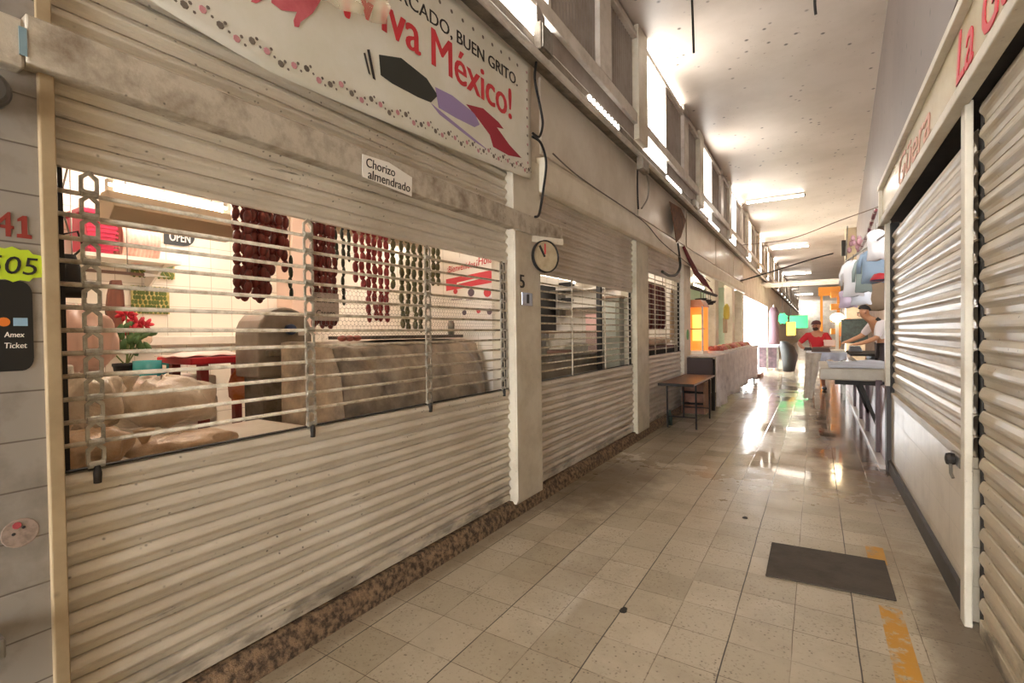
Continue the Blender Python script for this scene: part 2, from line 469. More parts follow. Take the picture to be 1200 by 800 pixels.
# clerestory along the left: gutter, glass band, rail, panels, windows
XC = -1.95
gut = MB()
gut.prism([(XC, -6, 3.82), (XC-.02, -6, 3.96), (XC-.16, -6, 3.98), (-2.3, -6, 3.98), (-2.3, -6, 3.9), (XC-.1, -6, 3.83)], (0, 86, 0))
struct('trim_gutter', gut, M_gut)
struct('trim_gutter_pipe', MB().tube([(XC+.03, -6, 3.78), (XC+.03, 79, 3.78)], .03, 10), M_rail)
rl = MB().box(XC-.06, XC+.02, -6, 79, 4.17, 4.31)
struct('trim_rail_lower', rl, M_rail, bevel=.008)
struct('trim_rail_upper', MB().box(XC-.06, XC+.02, -6, 79, 5.26, 5.34), M_rail, bevel=.008)
wn = 0
def corr(y0, y1, z0, z1):
    mb = MB(); n = max(3, int((y1-y0)/.035))
    mb.grid(lambda u, v: (XC-.05+.012*abs(math.sin(u*n*PI/2)), y0+(y1-y0)*u, z0+(z1-z0)*v), n*4, 1)
    return mb
glow_rng = []
y = 6.22-3.9*3
while y < 76:
    first = abs(y-2.32) < .2
    struct('trim_mullion', MB().box(XC-.07, XC+.04, y, y+.40, 3.98, CZ), M_cream, bevel=.01)
    wn += 1
    w0, w1 = y+.43, y+1.48
    o = struct(f'window_{wn}', MB().box(XC-.05, XC-.03, w0, w1, 4.31, 5.26), M_glow)
    obj('window_frame', MB().box(XC-.06, XC-.0, w0-.03, w0, 4.31, 5.26).box(XC-.06, XC, w1, w1+.05, 4.31, 5.26), M_rail, o)
    struct('wall_panel', corr(w1+.05, y+2.63, 4.31, 5.26), M_corr)
    struct('trim_mullion', MB().box(XC-.06, XC+.02, y+2.63, y+2.98, 4.31, CZ), M_rail, bevel=.01)
    struct('wall_panel', corr(y+2.98, y+3.9, 4.31, 5.26), M_corr)
    # glass band under the rail
    wn += 1
    struct(f'window_{wn}', MB().box(XC-.05, XC-.03, y+.43, y+1.6, 3.98, 4.17), M_glow)
    struct('wall_panel', MB().box(XC-.05, XC-.03, y+1.6, y+3.9, 3.98, 4.17), M_corr)
    # light gap between upper rail and ceiling in one module of two
    if round((y-6.22)/3.9) % 2 == 0:
        wn += 1
        struct(f'window_{wn}', MB().box(XC-.05, XC-.02, y+.2, y+2.6, 5.34, CZ), M_glow)
        struct('wall_panel', MB().box(XC-.05, XC-.02, y+2.6, y+3.9, 5.34, CZ), M_corr)
    else:
        struct('wall_panel', MB().box(XC-.05, XC-.02, y+.2, y+3.9, 5.34, CZ), M_corr)
    y += 3.9
# slotted light vents in the gutter face
for i, (a, b) in enumerate([(4.68, 5.62), (7.75, 8.75), (11.3, 12.6)]):
    vm = MB(); n = 9
    for q in range(n):
        t0 = a+(b-a)*q/n
        vm.box(XC-.02, XC+.006, t0, t0+(b-a)/n*.42, 3.87, 3.92)
    wn += 1
    struct(f'window_{wn}', vm, M_glow)

# left side beyond the stall: exit opening to the street (Y 18.3-28.2), then more shop fronts
struct('wall_left_lintel', MB().box(-2.3, -2.1, 18.3, 28.4, 2.72, 4.0), M_wallp)
struct('wall_left_far', MB().box(-2.4, -2.1, 28.3, 80, 0, 4.0), M_wallp)
struct('wall_far_end', MB().box(-2.4, 3.2, 79.8, 80, 0, CZ), M_wallp)
struct('ground_street', MB().box(-14, -2.16, 17, 40, -.2, -.01), mat('street_paving', '#d9d2c6', .7))
# right side: back walls of the stalls beyond the shutters
struct('wall_right_back', MB().box(3.0, 3.2, 6.6, 80, 0, CZ), mat('stall_wall', '#b59a84', .6, col2='#9a8270', nscale=2))
struct('wall_right_side', MB().box(.80, 3.0, 6.62, 6.74, 0, 3.1), M_wallp)

# ------------------------------------------------------------------ LEFT SHUTTERS
def slat_sheet(mb, X, y0, y1, z0, z1, pitch, depth, side=1, thick=.006):
    prof = [(0, -.8), (.068, -.9), (.07, .1), (.12, .4), (.30, .85), (.44, 1.0), (.52, .92), (.64, .35), (.76, .06), (.995, .0)]
    pts = []
    n = max(1, round((z1-z0)/pitch)); pt = (z1-z0)/n
    for i in range(n):
        for t, d in prof: pts.append((X+side*d*depth, z1-(i+t)*pt))
    pts.append((X, z0))
    a = [mb.bm.verts.new((x, y0, z)) for x, z in pts]; b = [mb.bm.verts.new((x, y1, z)) for x, z in pts]
    for i in range(len(pts)-1):
        f = mb.bm.faces.new([a[i], b[i], b[i+1], a[i+1]])
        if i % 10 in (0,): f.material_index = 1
    back = [(X-side*thick, z) for _, z in (pts[0], pts[-1])]
    va = [mb.bm.verts.new((x, y, z)) for (x, z) in back for y in (y0, y1)]
    mb.bm.faces.new([va[0], va[1], va[3], va[2]])
    return mb

def link_mesh(yc, zt, zb, X, w):
    """one flat hexagonal grille link with an eye sleeve round the bar below"""
    mb = MB(); h = zt-zb; t = .0035
    outer = [(0, 1), (.5, .72), (.5, .12), (.32, 0), (-.32, 0), (-.5, .12), (-.5, .72)]
    inner = [(0, .80), (.30, .62), (.30, .26), (.2, .2), (-.2, .2), (-.3, .26), (-.3, .62)]
    o1 = [(X+t, yc+a*w, zb+b*h) for a, b in outer]; i1 = [(X+t, yc+a*w, zb+b*h) for a, b in inner]
    o2 = [(X-t, *p[1:]) for p in o1]; i2 = [(X-t, *p[1:]) for p in i1]
    V = [[mb.bm.verts.new(p) for p in q] for q in (o1, i1, o2, i2)]
    n = 7
    for i in range(n):
        j = (i+1) % n
        mb.bm.faces.new([V[0][i], V[0][j], V[1][j], V[1][i]]); mb.bm.faces.new([V[2][i], V[3][i], V[3][j], V[2][j]])
        mb.bm.faces.new([V[0][i], V[2][i], V[2][j], V[0][j]]); mb.bm.faces.new([V[1][i], V[1][j], V[3][j], V[3][i]])
    mb.tube([(X, yc-w*.42, zb+.006), (X, yc+w*.42, zb+.006)], .0125, 8)
    return mb

def left_shutter(y0, y1, zt_panel, zb_upper, z_top, m, label, chains, rods, zb=.135, link_w=.055):
    c = (y0+y1)/2
    root = empty('rolling_shutter', (XL, c, zb), label, 'shutter', None)
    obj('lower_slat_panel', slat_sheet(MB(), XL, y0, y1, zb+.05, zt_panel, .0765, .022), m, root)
    obj('bottom_rail', MB().box(XL-.006, XL+.014, y0, y1, zb, zb+.05), m, root, bevel=.004)
    obj('top_edge', MB().box(XL-.012, XL+.012, y0, y1, zt_panel, zt_panel+.006), M_dark, root)
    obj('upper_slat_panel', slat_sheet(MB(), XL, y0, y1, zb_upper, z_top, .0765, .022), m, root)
    obj('curtain_hem', MB().box(XL-.012, XL+.016, y0, y1, zb_upper-.02, zb_upper+.004), m, root, bevel=.004)
    z = zt_panel+.012; n = round((zb_upper-.02-z)/.0765); pt = (zb_upper-.02-z)/n
    for i in range(1, n):
        zz = z+i*pt
        obj('bar', MB().tube([(XL, y0+.005, zz), (XL, c, zz-.002), (XL, y1-.005, zz)], .0082, 8), M_rod, root, smooth=True)
    for yc in chains:
        ch = obj('link_chain', MB().tube([(XL, yc-.02, zt_panel-.012), (XL, yc+.02, zt_panel-.012)], .01, 8), M_link, root)
        for i in range(n):
            zz = z+i*pt
            obj('link', link_mesh(yc, zz+pt+.004, zz-.004, XL+.014, link_w), M_link, ch)
        obj('lock_pin', MB().tube([(XL+.022, yc, zt_panel+.01), (XL+.024, yc, zt_panel-.015), (XL+.022, yc, zt_panel-.05)], [.009, .013, .012], 8), M_dark, ch, smooth=True)
    for yc in rods:
        obj('tie_rod', MB().tube([(XL+.01, yc, zt_panel), (XL+.01, yc, zb_upper)], .008, 8), M_rod, root)
    obj('guide_rail', MB().box(XL-.04, XL-.014, y0-.02, y0+.03, zb, z_top), M_dark, root)
    obj('guide_rail', MB().box(XL-.04, XL-.014, y1-.03, y1+.02, zb, z_top), M_dark, root)
    return root

left_shutter(.58, 3.375, 1.05, 2.10, 2.98, M_sh1, 'large cream roller shutter with open bar grille in front of hanging chorizo strings', (.672, 1.53, 2.405, 3.29), ())
left_shutter(3.835, 6.575, 1.06, 2.06, 2.8, M_sh2, 'pale roller shutter with bar grille directly behind the round wall clock', (), (4.62, 5.55, 6.4))
left_shutter(7.135, 9.395, 1.14, 2.42, 2.8, M_sh2, 'roller shutter with grille behind the brown folding table', (), (7.7, 8.35, 8.95), zb=.1)

# ------------------------------------------------------------------ RIGHT SHUTTERS AND FRAME
XS = .69
r = empty('rolling_shutter', (XS, 1.6, 0), 'tall warm beige roller shutter reaching the floor nearest the right edge', 'shutter')
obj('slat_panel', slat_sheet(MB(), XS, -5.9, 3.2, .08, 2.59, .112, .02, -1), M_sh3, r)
obj('bottom_rail', MB().box(XS-.016, XS+.01, -5.9, 3.2, .0, .08), M_sh3, r, bevel=.004)
obj('guide_rail', MB().box(XS-.005, XS+.05, 3.2, 3.245, 0, 2.59), M_dark, r)
r = empty('rolling_shutter', (XS, 4.8, .8), 'glossy beige roller shutter closed above the low tiled wall', 'shutter')
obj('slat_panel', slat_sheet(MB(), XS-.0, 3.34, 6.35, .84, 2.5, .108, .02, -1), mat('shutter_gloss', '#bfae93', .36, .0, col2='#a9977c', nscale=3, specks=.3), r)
obj('bottom_rail', MB().box(XS-.03, XS+.012, 3.34, 6.35, .781, .84), M_sh3, r, bevel=.005)
obj('guide_rail', MB().box(XS-.03, XS+.04, 6.35, 6.418, .785, 2.59), M_dark, r)
lk = obj('lock', MB().box(XS-.05, XS-.03, 3.42, 3.62, .755, .815), M_steel, r, bevel=.006)
obj('lock_cylinder', MB().lathe([(.03, 0), (.034, -.02), (.03, -.035), (.012, -.04)], (XS-.05, 3.52, .785), 12, 'x'), M_dark, lk)
obj('latch_tongue', MB().tube([(XS-.07, 3.5, .76), (XS-.075, 3.46, .72), (XS-.07, 3.44, .70)], .008, 6), M_steel, lk)
struct('wall_right_light_stop', MB().box(.80, .9, -6, 6.62, 0, 2.7), M_dark)  # unseen backing wall added to stop light leaking past the shutters
struct('wall_right_low', MB().box(XS-.02, XS+.1, 3.335, 6.42, 0, .78), M_rtile)
struct('baseboard_right', MB().box(XS-.045, XS-.02, 3.335, 6.42, 0, .12), mat('black_baseboard', '#3a342e', .5, col2='#27221d', nscale=6))
struct('trim_post_right', MB().box(.628, .662, 3.25, 3.33, 0, 2.62), M_cream, bevel=.006)
struct('trim_post_right', MB().box(.62, .67, 6.42, 6.5, .9, 2.66), M_cream, bevel=.006)
struct('trim_post_right_dark', MB().box(.63, .72, 6.42, 6.56, 0, .9), mat('dark_wood_post', '#2a1c16', .5))
fa = empty('signboard', (.6, 2.5, 2.62), 'cream shop signboard with red hand painted script above the right shutters', 'sign')
obj('board', MB().box(.605, .64, -5.9, 6.5, 2.66, 3.0), mat('sign_cream', '#cfc09f', .22, col2='#bfae8c', nscale=2), fa)
obj('top_rail', MB().box(.565, .66, -5.9, 6.56, 2.97, 3.02), M_cream, fa, bevel=.006)
obj('bottom_rail', MB().box(.58, .645, -5.9, 6.56, 2.60, 2.66), M_cream, fa, bevel=.006)
obj('end_cap', MB().box(.575, .66, 6.5, 6.56, 2.6, 3.02), M_cream, fa)
obj('lettering', text_bm('La Güera', on_right(.604, 3.28, 2.705), 1.32, .24, .25, .015, 1.0, .004, (-1, 0, 0)), M_redink, fa)
obj('faded_lettering', text_bm('Güera', on_right(.604, 5.3, 2.70), 1.35, .22, .25, .02, 1.0, .003, (-1, 0, 0)), mat('faded_red_ink', '#c9907a', .6, col2='#d2a98c', nscale=12), fa)
struct('wall_right_soffit', MB().box(.646, .8, -6, 6.6, 2.625, 2.7), M_dark)  # dark strip paints the shade of the gap behind the signboard
struct('wall_right_above', MB().box(.66, .76, -6, 6.6, 2.7, 3.15), M_wallp)

# ------------------------------------------------------------------ LIGHT FIXTURES OF THE CORRIDOR
lab = ['nearest fluorescent batten above the wet floor', 'second fluorescent batten along the ceiling', 'third fluorescent batten along the ceiling',
       'fourth fluorescent batten along the ceiling', 'farthest small fluorescent batten under the ceiling', 'unseen fill batten added to light the near shutters', ]
for i, yy in enumerate([16.4, 26.4, 39, 47.5, 62, .2]):  # the last batten is an unseen fill lamp added to brighten the near end
    x0, x1 = -1.78, -.26
    t = empty('fluorescent_batten', ((x0+x1)/2, yy, CZ), lab[min(i, 5)]+' of the corridor', 'ceiling light', 'fluorescent battens across the corridor ceiling')
    obj('housing', MB().box(x0, x1, yy-.05, yy+.05, CZ-.05, CZ), M_white, t, bevel=.005)
    obj('tube', MB().tube([(x0+.02, yy, CZ-.075), (x1-.02, yy, CZ-.075)], .028, 10), M_tube, t)
    obj('end_cap', MB().box(x1-.02, x1+.02, yy-.03, yy+.03, CZ-.11, CZ-.05), M_dark, t)

# ------------------------------------------------------------------ BANNER
BX = -2.045
def ban_x(y, z): return BX + .0015*math.sin(y*3.1+z*2) + .001*math.sin(y*9+z*7)
bn = empty('banner', (BX, 2.2, 2.7), 'white vinyl banner with red Viva México lettering above the first shutter', 'banner')
def ban_bot(y): 
    if y < 1.25: return 2.68+.10*((1.25-y)/.35)**1.5*.35
    return 2.672+.135*((y-1.25)/2.4)**1.3
def ban_top(y): return 3.66+.11*(y-.6)/3.05
mb = MB()
mb.grid(lambda u, v: (lambda yy: (lambda zz: (ban_x(yy, zz)-.003, yy, zz))(ban_bot(yy)+(ban_top(yy)-ban_bot(yy))*v))(.2+3.44*u), 60, 20)
o = obj('vinyl_sheet', mb, mat('white_vinyl', '#e0dccf', .35, col2='#d3ceb9', nscale=1.5), bn, smooth=True)
md = o.modifiers.new('thick', 'SOLIDIFY'); md.thickness = .002
o = obj('headline_lettering', text_bm('¡Viva México!', on_left(BX+.001, 1.70, 3.135), 1.62, .30, 0, .022, .98, .001), M_redink, bn)
obj('small_lettering', text_bm('MERCADO, BUEN GRITO.', (lambda u, v: Vector((BX+.001, 1.93+u, 3.42+v+.045*u))), 1.49, .10, 0, .012, 1.0, .001), M_blackink, bn)
def pxpoly(pts, X): return [atx(px, py, X) for px, py in pts]
def flat(mb, pts, X, d=.0015): mb.prism(pxpoly(pts, X), (d, 0, 0)); return mb
B2 = BX+.0005
mb = MB(); flat(mb, [(444, 64), (470, 68), (500, 92), (513, 112), (505, 120), (490, 114), (460, 98), (446, 88)], B2)
obj('dark_drawing', mb, mat('drawing_dark_green', '#2c2e28', .5), bn)
mb = MB(); flat(mb, [(510, 102), (530, 112), (556, 133), (562, 146), (556, 149), (534, 138), (514, 126)], B2)
flat(mb, [(505, 121), (560, 166), (572, 176), (556, 166), (515, 134)], B2)
obj('lilac_drawing', mb, mat('drawing_lilac', '#9a86b0', .5), bn)
mb = MB(); flat(mb, [(546, 122), (566, 127), (584, 143), (590, 151), (582, 149), (597, 170), (611, 185), (596, 182), (578, 172), (574, 158), (560, 139)], B2)
obj('red_drawing', mb, mat('drawing_red', '#9c1f33', .5), bn)
mb = MB(); flat(mb, [(318, 3), (330, 12), (348, 14), (344, 24), (345, 31), (350, 32), (352, 26), (366, 16), (376, 0), (376, -25), (330, -30), (318, -12)], B2)
flat(mb, [(297, -4), (294, 2), (300, 4), (308, 0), (306, -8)], B2)
obj('pink_drawing', mb, mat('drawing_pink', '#d06a72', .5, col2='#c0525c', nscale=8), bn)
mb = MB(); flat(mb, [(430, 58), (433, 58), (440, 94), (437, 92)], B2); flat(mb, [(426, 62), (428, 62), (434, 88), (432, 86)], B2)
obj('stroke_drawing', mb, M_blackink, bn)
md_ = MB(); ml = MB()
for q in range(44):
    yy = .75+q*.066; zz = ban_bot(yy)+.075+.018*math.sin(q*1.9)
    (md_ if q % 2 else ml).lathe([(.006, .0005), (.016, .0005), (.014, .002)], (BX, yy, zz), 7, 'x')
    md_.lathe([(.004, .0005), (.008, .002)], (BX, yy+.02, zz+.018), 6, 'x'); md_.lathe([(.004, .0005), (.007, .002)], (BX, yy+.035, zz-.01), 5, 'x')
for q in range(11):
    zz = 2.93+q*.075
    (md_ if q % 2 else ml).lathe([(.005, .0005), (.012, .002)], (BX, 3.57, zz), 7, 'x')
for q in range(12):
    yy = 2.1+q*.12
    md_.lathe([(.005, .0005), (.014, .002)], (BX, yy, ban_top(yy)-.09), 7, 'x')
obj('floral_border', md_, mat('border_grey', '#6d6358', .6), bn); obj('floral_border', ml, mat('border_pink', '#c0868a', .6), bn)
mb = MB()
def crumple(u, v):
    yy = 1.22+.74*u; zz = 3.0+.62*v + .22*u*(1-v)
    return (BX+.04+.02*math.sin(u*19+v*5)+.016*math.sin(v*23-u*9), yy, zz)
mb.grid(crumple, 26, 16)
obj('plastic_wrap', mb, mat('clear_wrap', '#efe3c2', .1, alpha=.34), bn, smooth=True)

# handwritten price card
sg = empty('paper_sign', (-2.04, 1.99, 2.34), 'small white paper reading Chorizo almendrado on the beam', 'sign')
def card(X, pts): return MB().prism([(X, y, z) for y, z in pts], (.003, 0, 0))
obj('paper', card(-2.043, [(1.80, 2.345), (2.17, 2.325), (2.175, 2.44), (1.99, 2.475), (1.80, 2.465)]), M_sheetw, sg)
obj('lettering', text_bm('Chorizo', on_left(-2.040, 1.825, 2.405), .21, .05, .1, .006, 1.0, .001), M_blackink, sg)
obj('lettering', text_bm('almendrado', on_left(-2.040, 1.835, 2.345), .32, .05, .1, .006, 1.0, .001), M_blackink, sg)

# ------------------------------------------------------------------ near left wall items
ns = empty('price_star', (-2.105, .47, 1.72), 'yellow-green fluorescent star card with black handwritten 505', 'sign')
pts = []
for q in range(28):
    a = 2*PI*q/28; rr = 1.0 if q % 2 else .87
    pts.append((-2.11, (.47)+.085*rr*math.cos(a), 1.735+.055*rr*math.sin(a)))
obj('card', MB().prism(pts, (.004, 0, 0)), mat('neon_card', '#bcd42e', .5), ns)
obj('lettering', text_bm('505', on_left(-2.105, .41, 1.705), .118, .055, .15, 0, 1, .001), M_blackink, ns)
hp = empty('wall_number', (-2.108, .47, 1.82), 'red painted number above the yellow-green star card', 'number')
obj('digit', MB().prism([(-2.1095, .482+u, 1.82+v) for u, v in ((0, 0), (.034, 0), (.034, .011), (.024, .013), (.024, .07), (.014, .07), (.002, .058), (.002, .05), (.011, .054), (.011, .013), (0, .011))], (.002, 0, 0)), mat('brick_red_ink', '#8a3026', .6), hp)
obj('digit', text_bm('4', on_left(-2.1095, .43, 1.82), .045, .075, 0, .012, 1, .002), mat('brick_red_ink', '#8a3026', .6), hp)
ps = empty('payment_sticker', (-2.108, .43, 1.5), 'black rounded card sticker with a coloured logo beneath the star card', 'sticker')
pts = []
for cx, cz, a0 in ((.485, 1.645, 0), (.30, 1.645, 90), (.30, 1.445, 180), (.485, 1.445, 270)):
    for q in range(6):
        a = math.radians(a0+q*18); pts.append((-2.11, cx+.028*math.cos(a), cz+.04*math.sin(a)))
obj('panel', MB().prism(pts, (.003, 0, 0)), mat('sticker_black', '#1f1f1f', .35), ps)
obj('logo_disc', MB().lathe([(.002, 0), (.014, 0), (.014, .002), (.002, .002)], (-2.1075, .447, 1.557), 16, 'x'), mat('logo_orange', '#d9772a', .5), ps)
obj('logo_disc', MB().lathe([(.002, 0), (.014, 0), (.014, .001), (.002, .001)], (-2.1072, .432, 1.557), 16, 'x'), mat('logo_redd', '#c23026', .5), ps)
obj('logo_card', MB().box(-2.107, -2.105, .468, .50, 1.545, 1.57), mat('logo_blue', '#8fb0c8', .4), ps)
obj('lettering', text_bm('Amex', on_left(-2.1068, .447, 1.51), .045, .016, .1, .01, 1, .001), M_sheetw, ps)
obj('lettering', text_bm('Ticket', on_left(-2.1068, .447, 1.476), .05, .017, .1, .01, 1, .001), M_sheetw, ps)
# decal of strawberry-like face worn on the tiles
dc = empty('tile_decal', (-2.109, .47, .86), 'worn pink and grey decal stuck on the lower wall tiles', 'decal')
obj('decal_body', MB().lathe([(.002, 0), (.045, 0), (.043, .001), (.002, .001)], (-2.1095, .47, .9), 16, 'x'), mat('decal_beige', '#a08c80', .5, col2='#7d6d62', nscale=40), dc)
obj('decal_flower', MB().lathe([(.002, 0), (.011, 0), (.01, .001), (.002, .001)], (-2.108, .463, .925), 9, 'x'), mat('decal_red', '#a5434a', .5), dc)
for a, b in ((.478, .915), (.455, .9)):
    obj('decal_spot', MB().lathe([(.001, 0), (.005, 0), (.004, .001), (.001, .001)], (-2.108, a, b), 8, 'x'), M_blackink, dc)
# dark round speaker / lamp at the upper left and blue tape
sp = empty('round_lamp', (-2.0, .36, 2.25), 'dark round lamp cut off by the upper left edge', 'lamp')
p = atx(-14, 98, -2.03)
obj('body', MB().lathe([(.005, .0), (.05, .0), (.058, .012), (.058, .04), (.05, .05)], (-2.1, p.y, p.z), 24, 'x'), mat('lamp_dark', '#4a4744', .4), sp, smooth=True)
obj('lens', MB().lathe([(.003, .051), (.05, .051), (.04, .058), (.003, .06)], (-2.1, p.y, p.z), 24, 'x'), mat('lamp_lens', '#57534f', .25), sp)
p = atx(25, 45, -2.045)
tag(obj('tape_strip', MB().box(-2.046, -2.042, p.y-.006, p.y+.012, p.z-.05, p.z+.035), mat('blue_tape', '#7f97a0', .4), loc=p), 'pale blue tape wrapped on the near end of the beam', 'tape')
p = atx(6, 775, -1.9)
tag(obj('steel_ledge', MB().box(-2.11, -1.98, p.y-.3, p.y+.02, p.z-.03, p.z+.03), M_steel, loc=p, bevel=.006), 'grey steel ledge corner at the lower left edge', 'ledge')

# clock on the first post
ck = empty('wall_clock', (-2.0, 3.78, 2.18), 'round wall clock with thin black rim hung on beam end', 'clock')
cy_, cz_ = 3.77, 2.17
ck.rotation_euler.z = -.42; ck.location.x += .035
obj('rim', MB().lathe([(.132, 0), (.142, 0), (.142, .03), (.136, .033), (.132, .03), (.132, 0)], (-2.05, cy_, cz_), 32, 'x', False), M_black, ck, smooth=True)
obj('face', MB().lathe([(.002, .004), (.134, .004), (.134, .018), (.002, .018)], (-2.05, cy_, cz_), 32, 'x'), mat('clock_face', '#b3a183', .4, col2='#998667', nscale=10), ck)
obj('hand', MB().box(-2.032, -2.028, cy_-.012, cy_+.0, cz_+.02, cz_+.11), M_redink, ck)
obj('hand', MB().prism([(-2.032, cy_-.075, cz_+.085), (-2.032, cy_-.055, cz_+.095), (-2.032, cy_-.0, cz_+.0), (-2.032, cy_-.02, cz_-.008)], (.003, 0, 0)), M_blackink, ck)
obj('hanger_plate', MB().box(-2.075, -2.05, cy_-.13, cy_+.22, 2.29, 2.345), M_cream, ck)
p = atx(612, 331, -2.07)
tag(obj('painted_digit', text_bm('5', on_left(-2.0735, p.y-.04, p.z-.045), .08, .11, 0, .02, 1, .003), M_blackink, loc=(-2.07, p.y, p.z)), 'black painted figure 5 on the post below the clock', 'number')
p = atx(618, 347, -2.07)
pl = empty('number_plate', (-2.07, p.y, p.z), 'small shiny number plate beneath the painted 5', 'number plate')
obj('plate', MB().box(-2.075, -2.068, p.y-.09, p.y+.09, p.z-.08, p.z+.03), mat('shiny_plate', '#c4c4cc', .12, .4), pl, bevel=.004)
obj('digit', text_bm('1', on_left(-2.0675, p.y-.01, p.z-.06), .03, .075, 0, .02, 1, .002), M_blackink, pl)

# ------------------------------------------------------------------ CABLES AND BOXES ON THE FACADE
def cable(name, pts, r, m, label, cat='cable'):
    # smooth by Catmull-Rom
    P = [Vector(p) for p in pts]; Q = []
    for i in range(len(P)-1):
        p0, p1, p2, p3 = P[max(i-1, 0)], P[i], P[i+1], P[min(i+2, len(P)-1)]
        for k in range(6):
            t = k/6
            Q.append(.5*((2*p1)+(p2-p0)*t+(2*p0-5*p1+4*p2-p3)*t*t+(3*p1-p0-3*p2+p3)*t**3))
    Q.append(P[-1])
    o = obj(name, MB().tube(Q, r, 7), m, loc=P[0], smooth=True)
    return tag(o, label, cat)
def cx(pxs, X): return [atx(a, b, X) for a, b in pxs]
cable('cable', cx([(632, 45), (628, 75), (627, 95), (633, 125), (636, 145), (632, 160), (624, 156)], -2.03), .011, M_black, 'thick black cable looping beside the banner edge')
cable('cable', cx([(624, 160), (634, 168), (640, 190), (637, 220), (632, 250), (627, 254)], -2.0), .011, M_black, 'black cable end dangling in front of the second shutter')
cable('cable', cx([(648, 180), (672, 202), (700, 222), (730, 242), (757, 262), (776, 284), (805, 308), (832, 330)], -1.99), .007, mat('grey_cable', '#5d554a', .6), 'thin grey cable sagging along the cream fascia')
cable('cable', cx([(747, 195), (747, 222), (748, 245)], -2.05), .012, M_dark, 'straight dark cable dropping from the gutter to the fascia')
cable('cable', cx([(756, 200), (760, 215), (759, 232), (752, 244)], -2.03), .012, mat('grey_hose', '#8b8477', .5), 'short curved grey hose beneath the gutter')
cable('hose', cx([(794, 285), (796, 300), (797, 312), (793, 321), (785, 323), (776, 318)], -2.0), .022, mat('dark_green_hose', '#2c3029', .5), 'dark green hose hanging over the third shutter')
cable('cable', [(-1.93, 16.5, 5.3), (-1.85, 16.45, 5.35), (-1.78, 16.4, CZ-.03)], .008, M_black, 'short lamp cable from the window to the ceiling batten')
cable('cable', [aty(868, 329, 15), aty(905, 318, 16), aty(950, 304, 17), aty(976, 297, 18)], .02, M_dark, 'dark cable stretched across the corridor toward the far column')
cable('cable', [aty(870, 287, 12), aty(925, 280, 11), aty(985, 258, 10), aty(1030, 242, 9)], .008, mat('brown_cable', '#7a6355', .6), 'thin brown cable crossing the corridor to the right signboard')
p1 = atz(811, 0, CZ); 
cable('cable', [atz(811, 0, CZ), aty(812, 30, atz(811, 0, CZ).y+.02), aty(813, 62, atz(811, 0, CZ).y+.03)], .014, M_dark, 'longest dark cord hanging down from the ceiling')
pz = atz(955, -8, CZ)
cable('cable', [(pz.x, pz.y, CZ), aty(955, 6, pz.y+.01), aty(956, 17, pz.y+.03)], .016, M_dark, 'short dark cord stub on the ceiling centre')
for i, (px, py, w, h, X, lb) in enumerate([(632, 50, .2, .22, -1.93, 'grey junction box where the black cable leaves the gutter'), (750, 195, .3, .16, -1.93, 'dark junction box on the gutter between the second and third shutters'),
                                      (812, 240, .3, .14, -1.93, 'small grey junction box on the gutter above the stall')]):
    p = atx(px, py, X)
    b = empty('junction_box', p, lb, 'junction box')
    obj('box', MB().box(X, X+.07, p.y-w/2, p.y+w/2, p.z-h/2, p.z+h/2), M_gut, b, bevel=.01)
    obj('lid', MB().box(X+.07, X+.08, p.y-w/2+.015, p.y+w/2-.015, p.z-h/2+.015, p.z+h/2-.015), M_steel, b)
p = atx(636, 42, -1.9)
tag(obj('metal_flap', MB().prism([(-1.92, p.y-.07, 3.98), (-1.92, p.y-.07, 4.19), (-1.92, p.y+.07, 4.13), (-1.92, p.y+.07, 3.93)], (.006, 0, 0)), M_corr, loc=p), 'grey green metal flap standing up on the gutter', 'flap')
pp = [atx(a, b, -2.0) for a, b in ((785, 236), (798, 244), (804, 258), (798, 278), (793, 284), (790, 262))]
tag(obj('rusty_sheet', MB().prism(pp, (-.012, 0, 0)), M_rust, loc=pp[0]), 'rusty brown sheet hanging under the gutter above the hose', 'sheet metal')
# dark red cloth drape from the fascia to the stall
mb = MB()
L = [atx(a, b, -1.99) for a, b in ((800, 290), (806, 304), (814, 322), (824, 334), (833, 338))]
Rr = [atx(a, b, -1.99) for a, b in ((802, 288), (809, 302), (818, 318), (827, 328), (836, 345))]
mb.grid(lambda u, v: (lambda i, f: tuple((L[i].lerp(L[min(i+1, 4)], f)).lerp(Rr[i].lerp(Rr[min(i+1, 4)], f), v)+Vector((.02*math.sin(v*9), 0, 0))))(min(int(u*4), 3), u*4-min(int(u*4), 3)), 16, 5)
o = tag(obj('red_cloth', mb, mat('dark_red_cloth', '#6d1f24', .8), loc=L[0], smooth=True), 'dark red cloth strip draped from the fascia over the stall', 'cloth')
md = o.modifiers.new('thick', 'SOLIDIFY'); md.thickness = .01

# ------------------------------------------------------------------ FLOOR ITEMS
mp = MB()
pts = [(-.268, 3.864), (.374, 3.911), (.374, 3.365), (-.265, 3.318)]
mp.prism([(x, y, .001) for x, y in pts], (0, 0, .008))
tag(obj('floor_mat', mp, mat('rubber_mat', '#4b4136', .75, col2='#3d352b', nscale=7, bump=.3), loc=(.05, 3.6, 0), bevel=.003), 'dark grey rubber mat lying on the tiled floor', 'mat')
for i, (px, py, rx, ry, lb) in enumerate([(730, 716, .02, .035, 'small black chip hole in the floor joint nearest the camera'), (873, 607, .022, .03, 'little dark leaf on the floor left of the mat')]):
    p = atz(px, py, 0)
    o = obj('floor_chip' if i == 0 else 'dry_leaf', MB().prism([(p.x+rx*math.cos(a), p.y+ry*math.sin(a)*(1.3 if math.sin(a) > 0 else .6), .0005) for a in [2*PI*q/7 for q in range(7)]], (0, 0, .002)), M_dark, loc=(p.x, p.y, 0))
    tag(o, lb, 'chip' if i == 0 else 'leaf')

